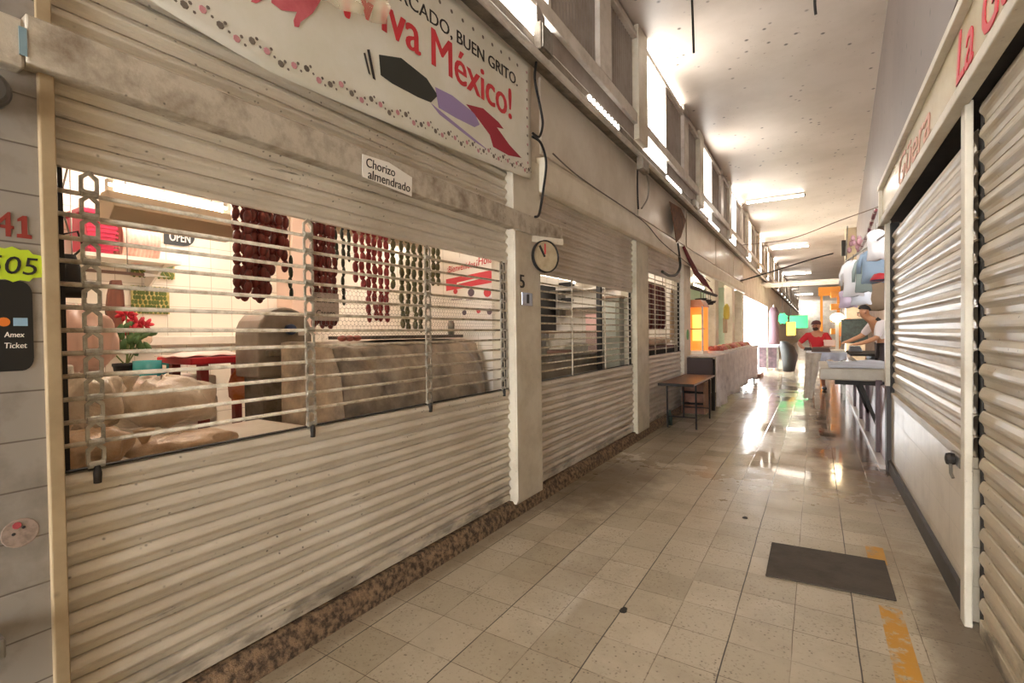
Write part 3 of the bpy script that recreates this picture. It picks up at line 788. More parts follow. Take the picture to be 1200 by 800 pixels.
# ------------------------------------------------------------------ SHOP 1 INTERIOR
M_chor = mat('chorizo_red', '#74241d', .42, col2='#511812', nscale=30, bump=.2)
M_chorb = mat('chorizo_bright', '#963030', .42, col2='#722020', nscale=30, bump=.2)
M_chorg = mat('chorizo_green', '#5f5a34', .45, col2='#454126', nscale=30, bump=.2)
M_chord = mat('chorizo_dark_green', '#2e3424', .5, col2='#1f2418', nscale=30)
M_string = mat('twine', '#d0bfa0', .8)
def sausage(px, py0, py1, X, m, label, group, r=.021, ll=.062):
    t = atx(px, py0, X); b = atx(px, py1, X)
    root = empty('chorizo_string', t, label, 'sausage', group)
    mb = MB(); L = t.z-b.z; n = max(2, round(L/ll)); pt = L/n
    for i in range(n):
        dx = random.uniform(-.006, .006); dy = random.uniform(-.006, .006)
        rot = Matrix.Rotation(random.uniform(-.15, .15), 3, 'X')
        mb.ell((X+dx, t.y+dy, t.z-(i+.5)*pt), (r*random.uniform(.9, 1.1), r*random.uniform(.85, 1.05), pt*.6), 9, 6, rot)
    obj('links', mb, m, root, smooth=True)
    obj('twine', MB().tube([(X, t.y, 2.30), (X, t.y, t.z-.02)], .003, 5), M_string, root)
    return root
ords = ['first', 'second', 'third', 'fourth', 'fifth', 'sixth', 'seventh', 'eighth', 'ninth', 'tenth', 'eleventh', 'twelfth']
def bunch(cols, X, m, desc, group, r=.021):
    for i, (px, a, b) in enumerate(cols):
        sausage(px, a, b, X+random.uniform(-.05, .05), m, f'{desc}, {ords[i]} string from its left end', group, r)
bunch([(276, 230, 349), (285, 231, 352), (290, 233, 343), (296, 233, 350), (301, 234, 354), (306, 236, 350), (311, 236, 345), (317, 238, 322), (322, 238, 306), (327, 240, 300), (333, 242, 318)], -2.62, M_chor,
      'dark red chorizo in the leftmost hanging bunch', 'leftmost bunch of dark chorizo', .024)
bunch([(366, 249, 383), (370, 250, 380), (375, 251, 384), (380, 253, 382), (385, 253, 385), (390, 255, 381)], -2.62, M_chor, 'dark red chorizo behind the hanging paper label', 'chorizo bunch with the paper label', .02)
bunch([(416, 262, 330), (424, 264, 338), (431, 266, 377), (438, 268, 375), (445, 270, 376), (452, 272, 377)], -2.62, M_chorb, 'bright red chorizo in the middle hanging bunch', 'middle bunch of bright chorizo', .02)
bunch([(460, 272, 338), (470, 274, 384), (477, 275, 388), (485, 276, 386), (492, 278, 389), (499, 279, 340), (507, 281, 334), (513, 283, 334)], -2.62, M_chorg,
      'green chorizo in the bunch beside the poster', 'bunch of green chorizo', .02)
bunch([(340, 300, 350), (393, 258, 305), (401, 258, 357), (408, 260, 306)], -2.66, M_chord, 'thin dark green sausage between the red bunches', 'thin dark green strings', .013)
t = empty('hanging_rod', (-2.63, 2.2, 2.31), 'steel rod carrying the chorizo strings behind the shutter', 'rod')
obj('rod', MB().tube([(-2.63, .7, 2.31), (-2.63, 3.58, 2.31)], .012, 8), M_steel, t)
for yy in (.9, 3.4): obj('hanger', MB().tube([(-2.63, yy, 2.31), (-2.63, yy, 2.99)], .006, 6), M_steel, t)
a = atx(366, 342, -2.56); b = atx(397, 376, -2.56)
lb = empty('paper_label', a, 'pale handwritten paper label tied over the dark red chorizo bunch', 'label')
obj('paper', MB().box(-2.562, -2.556, a.y, b.y, b.z, a.z), mat('greyish_paper', '#b9a79c', .6), lb)
obj('writing', text_bm('Chorizo', on_left(-2.555, a.y+.02, a.z-.06), b.y-a.y-.05, .03, .1, .006, 1, .001), M_blackink, lb)
obj('writing', text_bm('Casero', on_left(-2.555, a.y+.02, b.z+.03), b.y-a.y-.05, .035, .1, .006, 1, .001), M_blackink, lb)

# interior fluorescent lamps
def batten(y0, y1, X, Z, label, reflector=True):
    t = empty('fluorescent_lamp', (X, (y0+y1)/2, Z), label, 'lamp')
    if reflector:
        obj('housing', MB().prism([(X-.1, y0, Z-.03), (X-.02, y0, Z+.06), (X+.06, y0, Z+.06), (X+.14, y0, Z-.03), (X+.06, y0, Z-.1), (X-.04, y0, Z-.1)], (0, y1-y0, 0)), mat('lamp_housing', '#c2ad92', .5), t, bevel=.004)
    obj('tube', MB().tube([(X, y0+.02, Z+.10), (X, y1-.02, Z+.10)], .022, 10), M_tubei, t)
    for yy in (y0+.03, y1-.03): obj('tube_holder', MB().box(X-.02, X+.02, yy-.012, yy+.012, Z+.05, Z+.13), M_white, t)
    for yy in (y0+.1, y1-.1): obj('suspension_wire', MB().tube([(X, yy, Z+.06), (X, yy, 2.995)], .003, 5), M_steel, t)
a = atx(120, 232, -3.1); b = atx(268, 262, -3.1)
batten(a.y, b.y, -3.1, (a.z+b.z)/2-.02, 'lit lamp in a beige housing above the crimson box')
a = atx(365, 248, -3.3); b = atx(592, 300, -3.3)
batten(2.4, 3.57, -3.3, 2.44, 'long lit lamp running above the red and green chorizo')
batten(1.3, 2.5, -4.4, 2.8, 'lit lamp near the back wall of the chorizo shop', False)
batten(4.9, 6.5, -2.95, 2.16, 'lit lamp above the counter of the second shop', False)
batten(7.5, 9.1, -3.2, 2.66, 'lit lamp in the third shop', False)

# back shelf ledge
a = atx(70, 378, -4.9)
struct('trim_ledge', MB().box(-5.2, -4.75, .5, 3.55, 1.44, 1.52), M_white, bevel=.008)
struct('trim_back_counter', MB().box(-5.2, -4.85, .5, 3.55, .12, 1.44), M_btile)
def boxthing(name, X0, X1, pxa, pxb, m, label, cat, bevel=.01, XP=None):
    XP = XP if XP is not None else X1
    a = atx(*pxa, XP); b = atx(*pxb, XP)
    y0, y1 = sorted((a.y, b.y)); z0, z1 = sorted((a.z, b.z))
    return tag(obj(name, MB().box(X0, X1, y0, y1, z0, z1), m, loc=((X0+X1)/2, (y0+y1)/2, z0), bevel=bevel), label, cat), (y0, y1, z0, z1)
# wall shelf with crimson crate and pink package
a = atx(112, 297, -4.75); b = atx(196, 305, -4.75)
sh = empty('wall_shelf', (-5.0, a.y, a.z), 'white wall shelf carrying the crimson crate', 'shelf')
obj('board', MB().box(-5.2, -4.72, a.y-.1, b.y+.1, b.z-.03, b.z), M_white, sh)
for yy in (a.y, b.y): obj('bracket', MB().prism([(-5.2, yy, b.z-.03), (-4.8, yy, b.z-.03), (-5.2, yy, b.z-.25)], (0, .02, 0)), M_white, sh)
y0, y1, zt, zb_ = a.y-.03, atx(137, 300, -4.75).y, atx(125, 250, -4.75).z, b.z
cr = empty('plastic_crate', (-4.95, (y0+y1)/2, zb_), 'crimson ribbed plastic crate on the wall shelf', 'crate')
obj('body', MB().prism([(-4.75, y0, zb_), (-4.75, y1-.02, zb_), (-4.75, y1+.02, zt), (-4.75, y0-.04, zt)], (-.36, 0, 0)), mat('crimson_plastic', '#c4284e', .4), cr, bevel=.01)
rb = MB()
for q in range(8): rb.box(-4.752, -4.742, y0-.02, y1+.01, zb_+.03+q*(zt-zb_-.05)/8, zb_+.045+q*(zt-zb_-.05)/8)
obj('ribs', rb, mat('crimson_plastic', '#c4284e', .4), cr); obj('rim', MB().box(-5.13, -4.73, y0-.06, y1+.04, zt-.02, zt+.02), mat('crimson_plastic', '#c4284e', .4), cr, bevel=.008)
ya = y1+.05; yb = atx(190, 290, -4.75).y
mb = MB()
mb.grid(lambda u, v: (-4.9+.14*math.sin(v*PI*2)*1.0+.01*math.sin(u*60), ya+(yb-ya)*u, (zt+zb_)/2-.02+.17*math.cos(v*PI*2)+.01*math.sin(u*9)), 30, 16)
tag(obj('pink_roll', mb, mat('pink_striped_pack', '#eec4b4', .35, col2='#e2a898', nscale=20), loc=(-4.9, ya, zb_), smooth=True), 'pale pink striped plastic pack beside the crimson crate', 'package')
# OPEN sign
a = atx(193, 265, -5.17); b = atx(229, 284, -5.17)
op = empty('open_sign', (-5.18, (a.y+b.y)/2, b.z), 'black rounded OPEN sign on the white back wall', 'sign')
w = b.y-a.y; zc_ = (a.z+b.z)/2; hh = .105
pts = [(-5.19, a.y, zc_+hh), (-5.19, a.y, zc_-hh)] + [(-5.19, b.y-.1+.1*math.cos(q), zc_+hh*math.sin(q)) for q in [-PI/2+PI*k/10 for k in range(11)]]
obj('board', MB().prism(pts, (.012, 0, 0)), mat('sign_black', '#22262a', .4), op)
obj('lettering', text_bm('OPEN', on_left(-5.176, a.y+.04, zc_-.07), w*.68, .085, 0, .02, 1, .003), M_sheetw, op)
obj('lettering', text_bm('Come In', on_left(-5.176, a.y+.06, zc_+.035), w*.55, .05, .2, .005, 1, .003), M_sheetw, op)
# green checked wall calendars
for q, (pa, pb, lbl) in enumerate([((154, 306), (205, 327), 'upper green and yellow patterned panel on the back wall'), ((154, 334), (199, 368), 'lower green and yellow patterned panel on the back wall')]):
    a = atx(*pa, -5.17); b = atx(*pb, -5.17)
    pn = empty('wall_panel_picture', (-5.17, a.y, b.z), lbl, 'picture')
    obj('sheet', MB().box(-5.19, -5.17, a.y, b.y, b.z, a.z), mat('olive_sheet', '#c9b878', .6, col2='#a8963c', nscale=14), pn)
    lf = MB()
    for i in range(10):
        for j in range(6):
            yy = a.y+(b.y-a.y)*(i+.5+.4*math.sin(j*5+i))/10.5; zz = b.z+(a.z-b.z)*(j+.5)/6
            lf.ell((-5.168, yy, zz), (.004, .016, .022), 6, 4)
    obj('leaf_pattern', lf, mat('leaf_green', '#5c6b2c', .6), pn)
# utensil rail and knife-like bar
a = atx(85, 315, -3.4); b = atx(195, 320, -3.4)
kn = empty('utensil_bar', (-3.4, a.y, a.z), 'dark bar with a bright tip hanging level behind the left chain', 'utensil')
obj('bar', MB().box(-3.41, -3.39, a.y-.15, b.y-.12, a.z-.008, a.z+.008), mat('brown_bar', '#7a5f50', .5), kn)
obj('blade', MB().prism([(-3.4, b.y-.12, a.z-.012), (-3.4, b.y+.02, a.z-.002), (-3.4, b.y-.12, a.z+.012)], (.006, 0, 0)), M_sheetw, kn)
for yy in (a.y, b.y-.2): obj('hook', MB().tube([(-3.4, yy, a.z), (-3.4, yy, 2.99)], .003, 5), M_steel, kn)
# black bag hung at the far left with hook
a = atx(75, 300, -2.9)
bg = empty('black_bag', (a.x, a.y, a.z-.3), 'black bag with looped strap hanging at the left jamb', 'bag')
b0 = atx(78, 348, -2.9)
obj('body', MB().loft([[(-2.9+.05*s*math.cos(t), a.y+.02+.06*s*math.sin(t)*k, z) for t in [2*PI*i/14 for i in range(14)]] for s, k, z in ((.35, 1, a.z+.01), (.7, 1, a.z-.06), (1, 1, a.z-.16), (.95, 1, b0.z))]), M_black, bg, smooth=True)
obj('strap', MB().tube([(-2.9, a.y-.01, a.z), (-2.9, a.y+.0, a.z+.1), (-2.9, a.y+.05, a.z+.12), (-2.9, a.y+.07, a.z+.05), (-2.9, a.y+.03, a.z)], .005, 6), M_black, bg, smooth=True)
tag(obj('hook_wire', MB().tube([(-2.9, a.y+.02, a.z+.11), (-2.9, a.y-.01, a.z+.25), (-2.9, a.y+.02, a.z+.4), (-2.9, a.y, 2.99)], .004, 5), M_steel, loc=(-2.9, a.y, 2.9)), 'bent wire hook above the black bag', 'hook')
# brown tapered wooden board
a = atx(128, 328, -4.35); b = atx(146, 412, -4.35)
pts = [(-4.35, atx(x, y_, -4.35).y, atx(x, y_, -4.35).z) for x, y_ in ((131, 328), (143, 328), (146, 345), (147, 365), (142, 395), (142, 412), (131, 412), (131, 395), (125, 365), (127, 345))]
tag(obj('wooden_paddle', MB().prism(pts, (-.04, 0, 0)), mat('brown_wood', '#7b4a35', .5, col2='#5d3525', nscale=4, stretch=(1, 6, 1)), loc=(-4.1, a.y, b.z), bevel=.006), 'brown tapered wooden board standing behind the left chain', 'board')
a = atx(120, 412, -4.1)
struct('trim_prep_counter', MB().box(-4.5, -3.95, .5, 2.0, .12, atx(140, 446, -4.1).z), M_white, bevel=.01)
# poinsettia
zt = atx(140, 446, -4.1).z
a = atx(148, 430, -4.1)
po = empty('potted_poinsettia', (-4.1, a.y, zt), 'potted poinsettia with red flowers and black pot', 'plant')
obj('pot', MB().lathe([(.001, 0), (.06, 0), (.075, .10), (.08, .10), (.08, .12), (.065, .12), (.06, .1), (.001, .1)], (-4.1, a.y, zt), 18), M_black, po, smooth=True)
st = MB(); lv = MB(); fl = MB()
heads = [atx(x, y_, -4.1) for x, y_ in ((160, 378), (148, 368), (118, 378), (152, 385), (168, 380))]
for hpos in heads:
    st.tube([(-4.1, a.y, zt+.1), (-4.1+random.uniform(-.03, .03), (a.y+hpos.y)/2, (zt+hpos.z)/2), hpos], .005, 6)
    for q in range(7):
        an = 2*PI*q/7; d = Vector((.5*math.cos(an), math.cos(an)*.5, math.sin(an)*.5))
        rot = Matrix.Rotation(an, 3, 'X')
        fl.ell(hpos+Vector((.015*math.sin(q), .04*math.cos(an), .022*math.sin(an))), (.012, .034, .014), 7, 4, rot)
    for q in range(5):
        an = 2*PI*q/5+.3; c0 = hpos-Vector((0, 0, .07+.02*q))
        lv.ell(c0+Vector((.02*math.sin(q), .05*math.cos(an), .012*math.sin(an))), (.01, .045, .02), 7, 4, Matrix.Rotation(an*.4, 3, 'X'))
obj('stems', st, mat('stem_green', '#67733d', .6), po); obj('leaves', lv, mat('poinsettia_leaf', '#45622f', .55), po, smooth=True)
obj('flowers', fl, mat('poinsettia_red', '#c01f30', .5), po, smooth=True)
a = atx(173, 431, -4.0)
mg = empty('teal_mug', (-4.0, a.y, zt), 'teal blue mug standing right of the poinsettia pot', 'mug')
obj('body', MB().lathe([(.001, 0), (.075, 0), (.085, .03), (.085, .135), (.078, .135), (.078, .03), (.001, .02)], (-4.0, a.y, zt), 20), mat('teal_glaze', '#3f9c9c', .25), mg, smooth=True)
obj('handle', MB().tube([(-4.0, a.y+.08, zt+.11), (-4.0, a.y+.125, zt+.1), (-4.0, a.y+.125, zt+.05), (-4.0, a.y+.08, zt+.03)], .01, 7), mat('teal_glaze', '#3f9c9c', .25), mg, smooth=True)
# front work surface with plastic sacks
struct('trim_front_counter', MB().box(-3.3, -2.35, .5, 1.95, .12, .93), M_white, bevel=.01)
def sack(pxc, X, rx, ry, rz, m, label, seed):
    c = atx(*pxc, X); rnd = random.Random(seed)
    base = c.z-rz
    root = empty('plastic_sack', (c.x, c.y, base), label, 'sack', 'plastic sacks behind the first shutter')
    mb = MB(); ph = [rnd.uniform(0, 6) for _ in range(6)]
    def f(u, v):
        th = 2*PI*u; fi = PI*(v*.98+.01); r = 1+.07*math.sin(5*th+ph[0]+4*fi)+.05*math.sin(9*th+ph[1]-3*fi)+.05*math.sin(3*fi+ph[2])
        e = .75; sgn = lambda a: math.copysign(abs(a)**e, a)
        return (c.x+rx*r*sgn(math.sin(fi))*sgn(math.cos(th)), c.y+ry*r*sgn(math.sin(fi))*sgn(math.sin(th)), c.z-rz*r*sgn(math.cos(fi)))
    mb.grid(f, 36, 18, True)
    obj('bag', mb, m, root, smooth=True)
    kn = MB(); kp = Vector((c.x+rx*.3, c.y-ry*.75, c.z+rz*.75))
    kn.loft([[kp+Vector((.03*s*math.cos(t)*(1+.3*math.sin(5*t)), .03*s*math.sin(t), h)) for t in [2*PI*i/10 for i in range(10)]] for s, h in ((1, -.05), (.4, .0), (.9, .03), (1.4, .06))])
    obj('knot', kn, m, root, smooth=True)
M_sack = mat('cloudy_plastic', '#e6d8c6', .25, col2='#c9b49c', nscale=9, lo=.3, hi=.75, bump=.5)
M_sack2 = mat('cloudy_plastic_warm', '#d6bb9c', .28, col2='#b08d6a', nscale=9, lo=.3, hi=.75, bump=.5)
sack((190, 470), -3.0, .25, .23, .125, M_sack, 'largest cloudy plastic sack in the middle behind the grille', 1)
sack((98, 470), -2.82, .18, .13, .12, M_sack, 'cloudy plastic sack behind the left chain', 2)
sack((104, 524), -2.55, .13, .13, .075, M_sack2, 'lowest brownish sack beside the left jamb', 3)
sack((212, 520), -2.58, .14, .22, .055, M_sack2, 'flat brownish sack lying along the shutter top edge', 4)
sack((150, 395), -4.6, .15, .13, .1, M_sack, 'pinkish white sack beside the brown board', 6)
sack((92, 398), -3.5, .2, .14, .18, mat('pink_sack', '#e0bcae', .4), 'pink white cloth sack at the left jamb', 7)
# white box beside sack
o, _ = boxthing('white_carton', -2.95, -2.75, (70, 428), (88, 450), M_sheetw, 'small white carton between sacks at the left jamb', 'carton')
# red table
zt = 1.33; X0 = -3.75
a = atx(222, 421, X0); b = atx(322, 421, X0)
tb = empty('red_table', (X0, (a.y+b.y)/2, .12), 'red topped high table with red leg behind the sacks', 'table')
obj('tabletop', MB().box(X0-.5, X0+.02, a.y, b.y, a.z-.04, a.z+.01), M_red, tb, bevel=.008)
mw = mat('red_brown_leg', '#8a2226', .5, col2='#5c3020', nscale=3)
for xx, yy in ((X0-.03, a.y+.1), (X0-.03, b.y-.07), (X0-.45, a.y+.1), (X0-.45, b.y-.07)):
    obj('leg', MB().box(xx-.03, xx+.03, yy-.03, yy+.03, .12, a.z-.04), mw, tb, bevel=.005)
zt = a.z+.01
c = atx(300, 424, X0-.02)
tag(obj('white_bundle', MB().ell((X0-.06, c.y, zt+.035), (.1, .12, .035), 14, 8), M_sheetw, loc=(X0-.06, c.y, zt), smooth=True), 'white wrapped bundle on the right end of the red table', 'bundle')
c0 = atx(200, 415, X0-.1); c1 = atx(290, 408, X0-.1)
mb = MB(); mb.grid(lambda u, v: (X0-.35+.33*v, c0.y+(c1.y-c0.y)*u, zt+.012+.035*math.sin(u*PI)*math.sin(v*PI)+.006*math.sin(u*21+v*9)), 24, 10)
o = tag(obj('paper_sheet', mb, mat('pinkish_paper', '#f1d3cb', .5), loc=(X0-.2, c0.y, zt), smooth=True), 'pinkish crumpled paper sheet over the red tabletop', 'paper')
md = o.modifiers.new('thick', 'SOLIDIFY'); md.thickness = .004
c = atx(290, 446, X0-.1)
tag(obj('orange_bag', MB().loft([[(X0-.15+.1*s*math.cos(t), c.y+.12*s*math.sin(t), c.z+h) for t in [2*PI*i/14 for i in range(14)]] for s, h in ((.5, .1), (.8, .05), (1, -.03), (.95, -.12), (.6, -.16))]), mat('orange_bag', '#c26a2a', .5, col2='#d79a86', nscale=6), loc=c, smooth=True), 'orange bag hanging beneath the red table', 'bag')
# grey machine with blue knob
X0 = -3.35; a = atx(302, 395, X0); b = atx(366, 395, X0); tpz = atx(335, 360, X0).z; btz = atx(335, 440, X0).z
mc = empty('slicer_machine', (X0, (a.y+b.y)/2, .12), 'grey rounded machine with a blue knob behind the second chain', 'machine')
pts = [(X0, a.y, btz), (X0, b.y, btz), (X0, b.y, a.z+.02)] + [(X0, (a.y+b.y)/2+(b.y-a.y)/2*math.cos(q), a.z+.02+(tpz-a.z-.02)*math.sin(q)) for q in [PI*k/12 for k in range(1, 12)]] + [(X0, a.y, a.z+.02)]
obj('housing', MB().prism(pts, (-.3, 0, 0)), mat('machine_grey', '#9c948a', .35, .3, col2='#857c71', nscale=5), mc, bevel=.015)
obj('stand', MB().box(X0-.27, X0-.03, a.y+.05, b.y-.05, .12, btz), M_steel, mc)
k0 = atx(339, 386, X0)
obj('knob', MB().lathe([(.001, .05), (.03, .05), (.04, .035), (.04, 0), (.001, 0)], (X0, k0.y, k0.z), 16, 'x'), mat('blue_knob', '#2f3f68', .35), mc, smooth=True)
k1 = atx(355, 391, X0)
obj('switch_plate', MB().box(X0, X0+.01, k1.y-.04, k1.y+.04, k1.z-.012, k1.z+.012), M_sheetw, mc)
k2 = atx(318, 410, X0)
obj('feed_arm', MB().box(X0, X0+.05, k2.y-.05, k2.y+.14, k2.z-.05, k2.z+.0), M_steel, mc, bevel=.01)
# covered display case
dcs = empty('covered_display_case', (-2.9, 2.75, .12), 'long display case under a dusty beige plastic cover', 'display case')
y0, y1 = 2.0, 3.5
prof = [(-2.45, .14), (-2.44, .9), (-2.48, 1.25), (-2.56, 1.42), (-2.7, 1.46), (-3.1, 1.46), (-3.12, .14)]
mb = MB()
def cov(u, v):
    i = min(int(v*(len(prof)-1)), len(prof)-2); f = v*(len(prof)-1)-i
    x = prof[i][0]*(1-f)+prof[i+1][0]*f; z = prof[i][1]*(1-f)+prof[i+1][1]*f
    n = .012*math.sin(u*24+z*5)+.01*math.sin(z*17+u*40)
    return (x+n, y0+(y1-y0)*u, z+n*.3 if z > .3 else z)
mb.grid(cov, 60, 42)
M_cover = mat('dusty_cover', '#bdac96', .3, col2='#7d7266', nscale=5, lo=.36, hi=.66, bump=.3)
obj('cover', mb, M_cover, dcs, smooth=True)
obj('end_panel', MB().prism([(x-.01 if x > -2.6 else x, y0-.004, z) for x, z in prof], (0, .02, 0)), M_cover, dcs)
obj('end_panel', MB().prism([(x-.01 if x > -2.6 else x, y1-.015, z) for x, z in prof], (0, .02, 0)), M_cover, dcs)
a = atx(425, 395, -2.72)
tag(obj('dark_board', MB().box(-3.08, -2.6, 2.36, 3.38, 1.475, 1.5), mat('dark_board', '#574a40', .5, col2='#443a32', nscale=5), loc=(-2.8, 2.8, 1.475), bevel=.004), 'flat dark board lying on the covered display case', 'board')
c = atx(530, 385, -2.9)
tag(obj('grey_canister', MB().lathe([(.001, 0), (.04, 0), (.042, .1), (.036, .11), (.036, .13), (.001, .13)], (-2.9, c.y, 1.50), 16), M_steel, loc=(-2.9, c.y, 1.5), smooth=True), 'small grey canister on the dark board below the poster', 'canister')
c = atx(405, 398, -2.7)
for q in range(3):
    tag(obj('red_scrap', MB().ell((-2.65, 2.14+q*.06, 1.485), (.04, .028, .02), 9, 6), mat('meat_red', '#a4584a', .45), loc=(-2.65, 2.14+q*.06, 1.47), smooth=True), 'small reddish meat piece left of the dark board', 'meat', 'meat pieces on the covered case')
# poster on the partition
PY = 3.59
pa, pb, pc, pd = [aty(*p, PY) for p in ((520, 300), (582, 287), (580, 388), (523, 392))]
x0, x1, z1, z0 = -2.96, -2.37, 2.21, 1.50
ps = empty('welcome_poster', ((x0+x1)/2, PY, z0), 'white poster with red Bienvenidos heading on the shop side wall', 'poster')
obj('sheet', MB().box(x0, x1, PY-.006, PY-.002, z0, z1), mat('poster_white', '#e9e2d8', .4), ps)
obj('heading', text_bm('¡Bienvenidos', on_front(PY-.008, x0+.02, z1-.15, .1), .33, .075, .15, .008, 1, .002, (0, -1, 0)), M_redink, ps)
obj('heading', text_bm('¡Hola!', on_front(PY-.008, x0+.36, z1-.115, .1), .2, .095, .15, .012, 1, .002, (0, -1, 0)), M_redink, ps)
obj('red_band', MB().prism([(x0+.01, PY-.008, z1-.30), (x1-.01, PY-.008, z1-.25), (x1-.01, PY-.008, z1-.14), (x0+.01, PY-.008, z1-.19)], (0, -.002, 0)), mat('poster_red', '#cf3a44', .5), ps)
obj('band_line', MB().prism([(x0+.14, PY-.011, z1-.245), (x1-.2, PY-.011, z1-.215), (x1-.2, PY-.011, z1-.20), (x0+.14, PY-.011, z1-.23)], (0, -.001, 0)), M_sheetw, ps)
ic = MB(); ic2 = MB()
for q, (u, v, r) in enumerate([(.12, .40, .03), (.30, .38, .045), (.48, .37, .05), (.22, .20, .03), (.38, .21, .028), (.50, .2, .035)]):
    (ic if q % 2 else ic2).lathe([(.001, 0), (r*.8, 0), (r*.8, .002), (.001, .002)], (x0+u, PY-.011, z0+v), 12, 'y')
obj('icons', ic, mat('icon_dark', '#5b4650', .6), ps); obj('icons', ic2, M_redink, ps)
bl = MB()
for u0, u1, v in ((.07, .2, .32), (.24, .37, .31), (.42, .55, .31), (.12, .3, .13), (.34, .52, .12), (.1, .5, .46)): bl.box(x0+u0, x0+u1, PY-.009, PY-.007, z0+v, z0+v+.012)
obj('caption_lines', bl, mat('caption_grey', '#a8989a', .6), ps)
# chicken wire stretched behind the grille
mb = MB(); cell = .032; Xw = -2.24
def wire(p, q): mb.tube([p, q], .0009, 3, False)
nyc = int((3.34-1.62)/(cell*.866)); nz = int((2.08-1.5)/(cell*1.5))
for j in range(nz):
    for i in range(nyc):
        cy0 = 1.62+(i+(.5 if j % 2 else 0))*cell*.866; cz0 = 1.5+j*cell*.75
        s = cell/2
        P = [(Xw, cy0+s*math.sin(k*PI/3), cz0+s*math.cos(k*PI/3)) for k in (0, 1, 2, 3)]
        wire(P[0], P[1]); wire(P[1], P[2]); wire(P[2], P[3])
tag(obj('chicken_wire', mb, M_steel, loc=(Xw, 2.5, 1.5)), 'fine hexagonal chicken wire stretched behind the first grille', 'wire mesh')
# grey-beige wrapped pillar near the shop corner
struct('trim_shop_corner', MB().box(-5.2, -4.9, 3.3, 3.6, .12, 3.0), mat('pink_corner', '#dcbfae', .5), bevel=.02)

# ------------------------------------------------------------------ SHOP 2 INTERIOR
def at2(px, py, Y=6.84): return aty(px, py, Y)
a = at2(629, 334); b = at2(642, 388)
fr = empty('black_cabinet', ((a.x+b.x)/2, 6.6, b.z), 'black cabinet with reddish goods behind the second grille', 'cabinet')
a2 = aty(624, 334, 6.3); b2 = aty(634, 388, 6.3)
obj('body', MB().box(a2.x, b2.x, 6.3, 6.8, b2.z, a2.z), M_black, fr, bevel=.01)
for q in range(3): obj('shelf_goods', MB().box(a2.x+.05, b2.x-.04, 6.27, 6.3, b2.z+.08+q*.17, b2.z+.2+q*.17), mat('goods_maroon', '#6a3a3c', .5), fr)
obj('leg', MB().box((a2.x+b2.x)/2-.04, (a2.x+b2.x)/2+.04, 6.5, 6.6, .12, b2.z), M_dark, fr)
struct('trim_black_post', MB().box(aty(699, 390, 6.2).x, aty(704, 390, 6.2).x, 6.2, 6.26, .12, 2.6), M_black)
a = aty(640, 392, 5.6)
cb = empty('steel_counter', (-3.2, 5.2, .12), 'grey steel counter with glass front behind the second shutter', 'counter')
obj('body', MB().box(-3.3, -2.6, 4.1, 6.5, .12, 1.18), mat('counter_grey', '#a09a8e', .4, .2, col2='#8a8478', nscale=3), cb, bevel=.01)
obj('top', MB().box(-3.34, -2.55, 4.05, 6.55, 1.18, 1.22), M_steel, cb, bevel=.006)
obj('glass_front', MB().box(-2.62, -2.6, 4.2, 6.4, 1.22, 1.5), mat('case_glass', '#cfd2ca', .08, alpha=.3), cb)
obj('top_shelf', MB().box(-3.3, -2.6, 4.1, 6.5, 1.5, 1.52), mat('shelf_brown', '#9a7e68', .5), cb)
for i, (px, py, w, h, m, lb, c_) in enumerate([(640, 428, .35, .12, M_dark, 'dark folded sack on the steel counter', 'sack'), (720, 422, .2, .14, M_sheetw, 'white folded cloth at the right end of the steel counter', 'cloth'),
                                       (697, 427, .2, .06, M_red, 'small red tray on the steel counter beside the black post', 'tray')]):
    p = Vector((-2.85, (4.35, 6.28, 5.75)[i], 1.2))
    tag(obj(['dark_sack', 'white_cloth', 'red_tray'][i], MB().box(-3.0, -2.7, p.y-w/2, p.y+w/2, 1.225, 1.225+h), m, loc=(-2.85, p.y, 1.225), bevel=.03), lb, c_)
for i, (px, py, lb) in enumerate([(666, 334, 'upper small black camera on the white wall of the second shop'), (665, 352, 'lower small black camera on the white wall of the second shop')]):
    p = at2(px, py)
    t = empty('wall_camera', (p.x, 6.85, p.z), lb, 'camera')
    obj('body', MB().box(p.x-.1, p.x+.1, 6.7, 6.8, p.z-.03, p.z+.03), M_black, t, bevel=.01)
    obj('mount', MB().box(p.x+.06, p.x+.1, 6.78, 6.86, p.z-.015, p.z+.015), M_steel, t)
p = aty(718, 370, 6.5)
wc = empty('glass_cabinet', (p.x, 6.6, .12), 'greenish grey glass cabinet against the side wall of the second shop', 'cabinet')
a = aty(706, 350, 6.4); b = aty(736, 395, 6.4); b.x = min(b.x, -2.26)
obj('body', MB().box(a.x, b.x, 6.4, 6.82, .12, a.z), mat('cabinet_greenish', '#9fa090', .3, col2='#8b8a7c', nscale=3), wc, bevel=.01)
obj('door', MB().box(a.x+.05, b.x-.05, 6.385, 6.4, b.z, a.z-.06), mat('cabinet_glass', '#b9bdb2', .1), wc)
obj('top', MB().box(a.x-.02, b.x+.02, 6.36, 6.83, a.z, a.z+.03), mat('shelf_brown', '#9a7e68', .5), wc)
a = at2(690, 368); b = at2(704, 424)
tag(obj('pink_towel', MB().box(a.x, b.x, 6.7, 6.8, b.z, a.z), mat('pink_towel', '#d9b3ad', .8), loc=(a.x, 6.7, b.z), bevel=.02), 'pale pink towel hanging beside the black post', 'towel')
for q in range(2):
    z = (2.13, 1.86)[q]
    s = empty('wall_shelf', (-3.3, 6.7, z), ['upper thin shelf on the white side wall of the second shop', 'lower thin shelf on the white side wall of the second shop'][q], 'shelf')
    obj('board', MB().box(-4.0, -2.5, 6.6, 6.85, z, z+.015), M_steel, s); obj('bracket', MB().box(-3.3, -3.28, 6.62, 6.85, z-.12, z), M_steel, s)

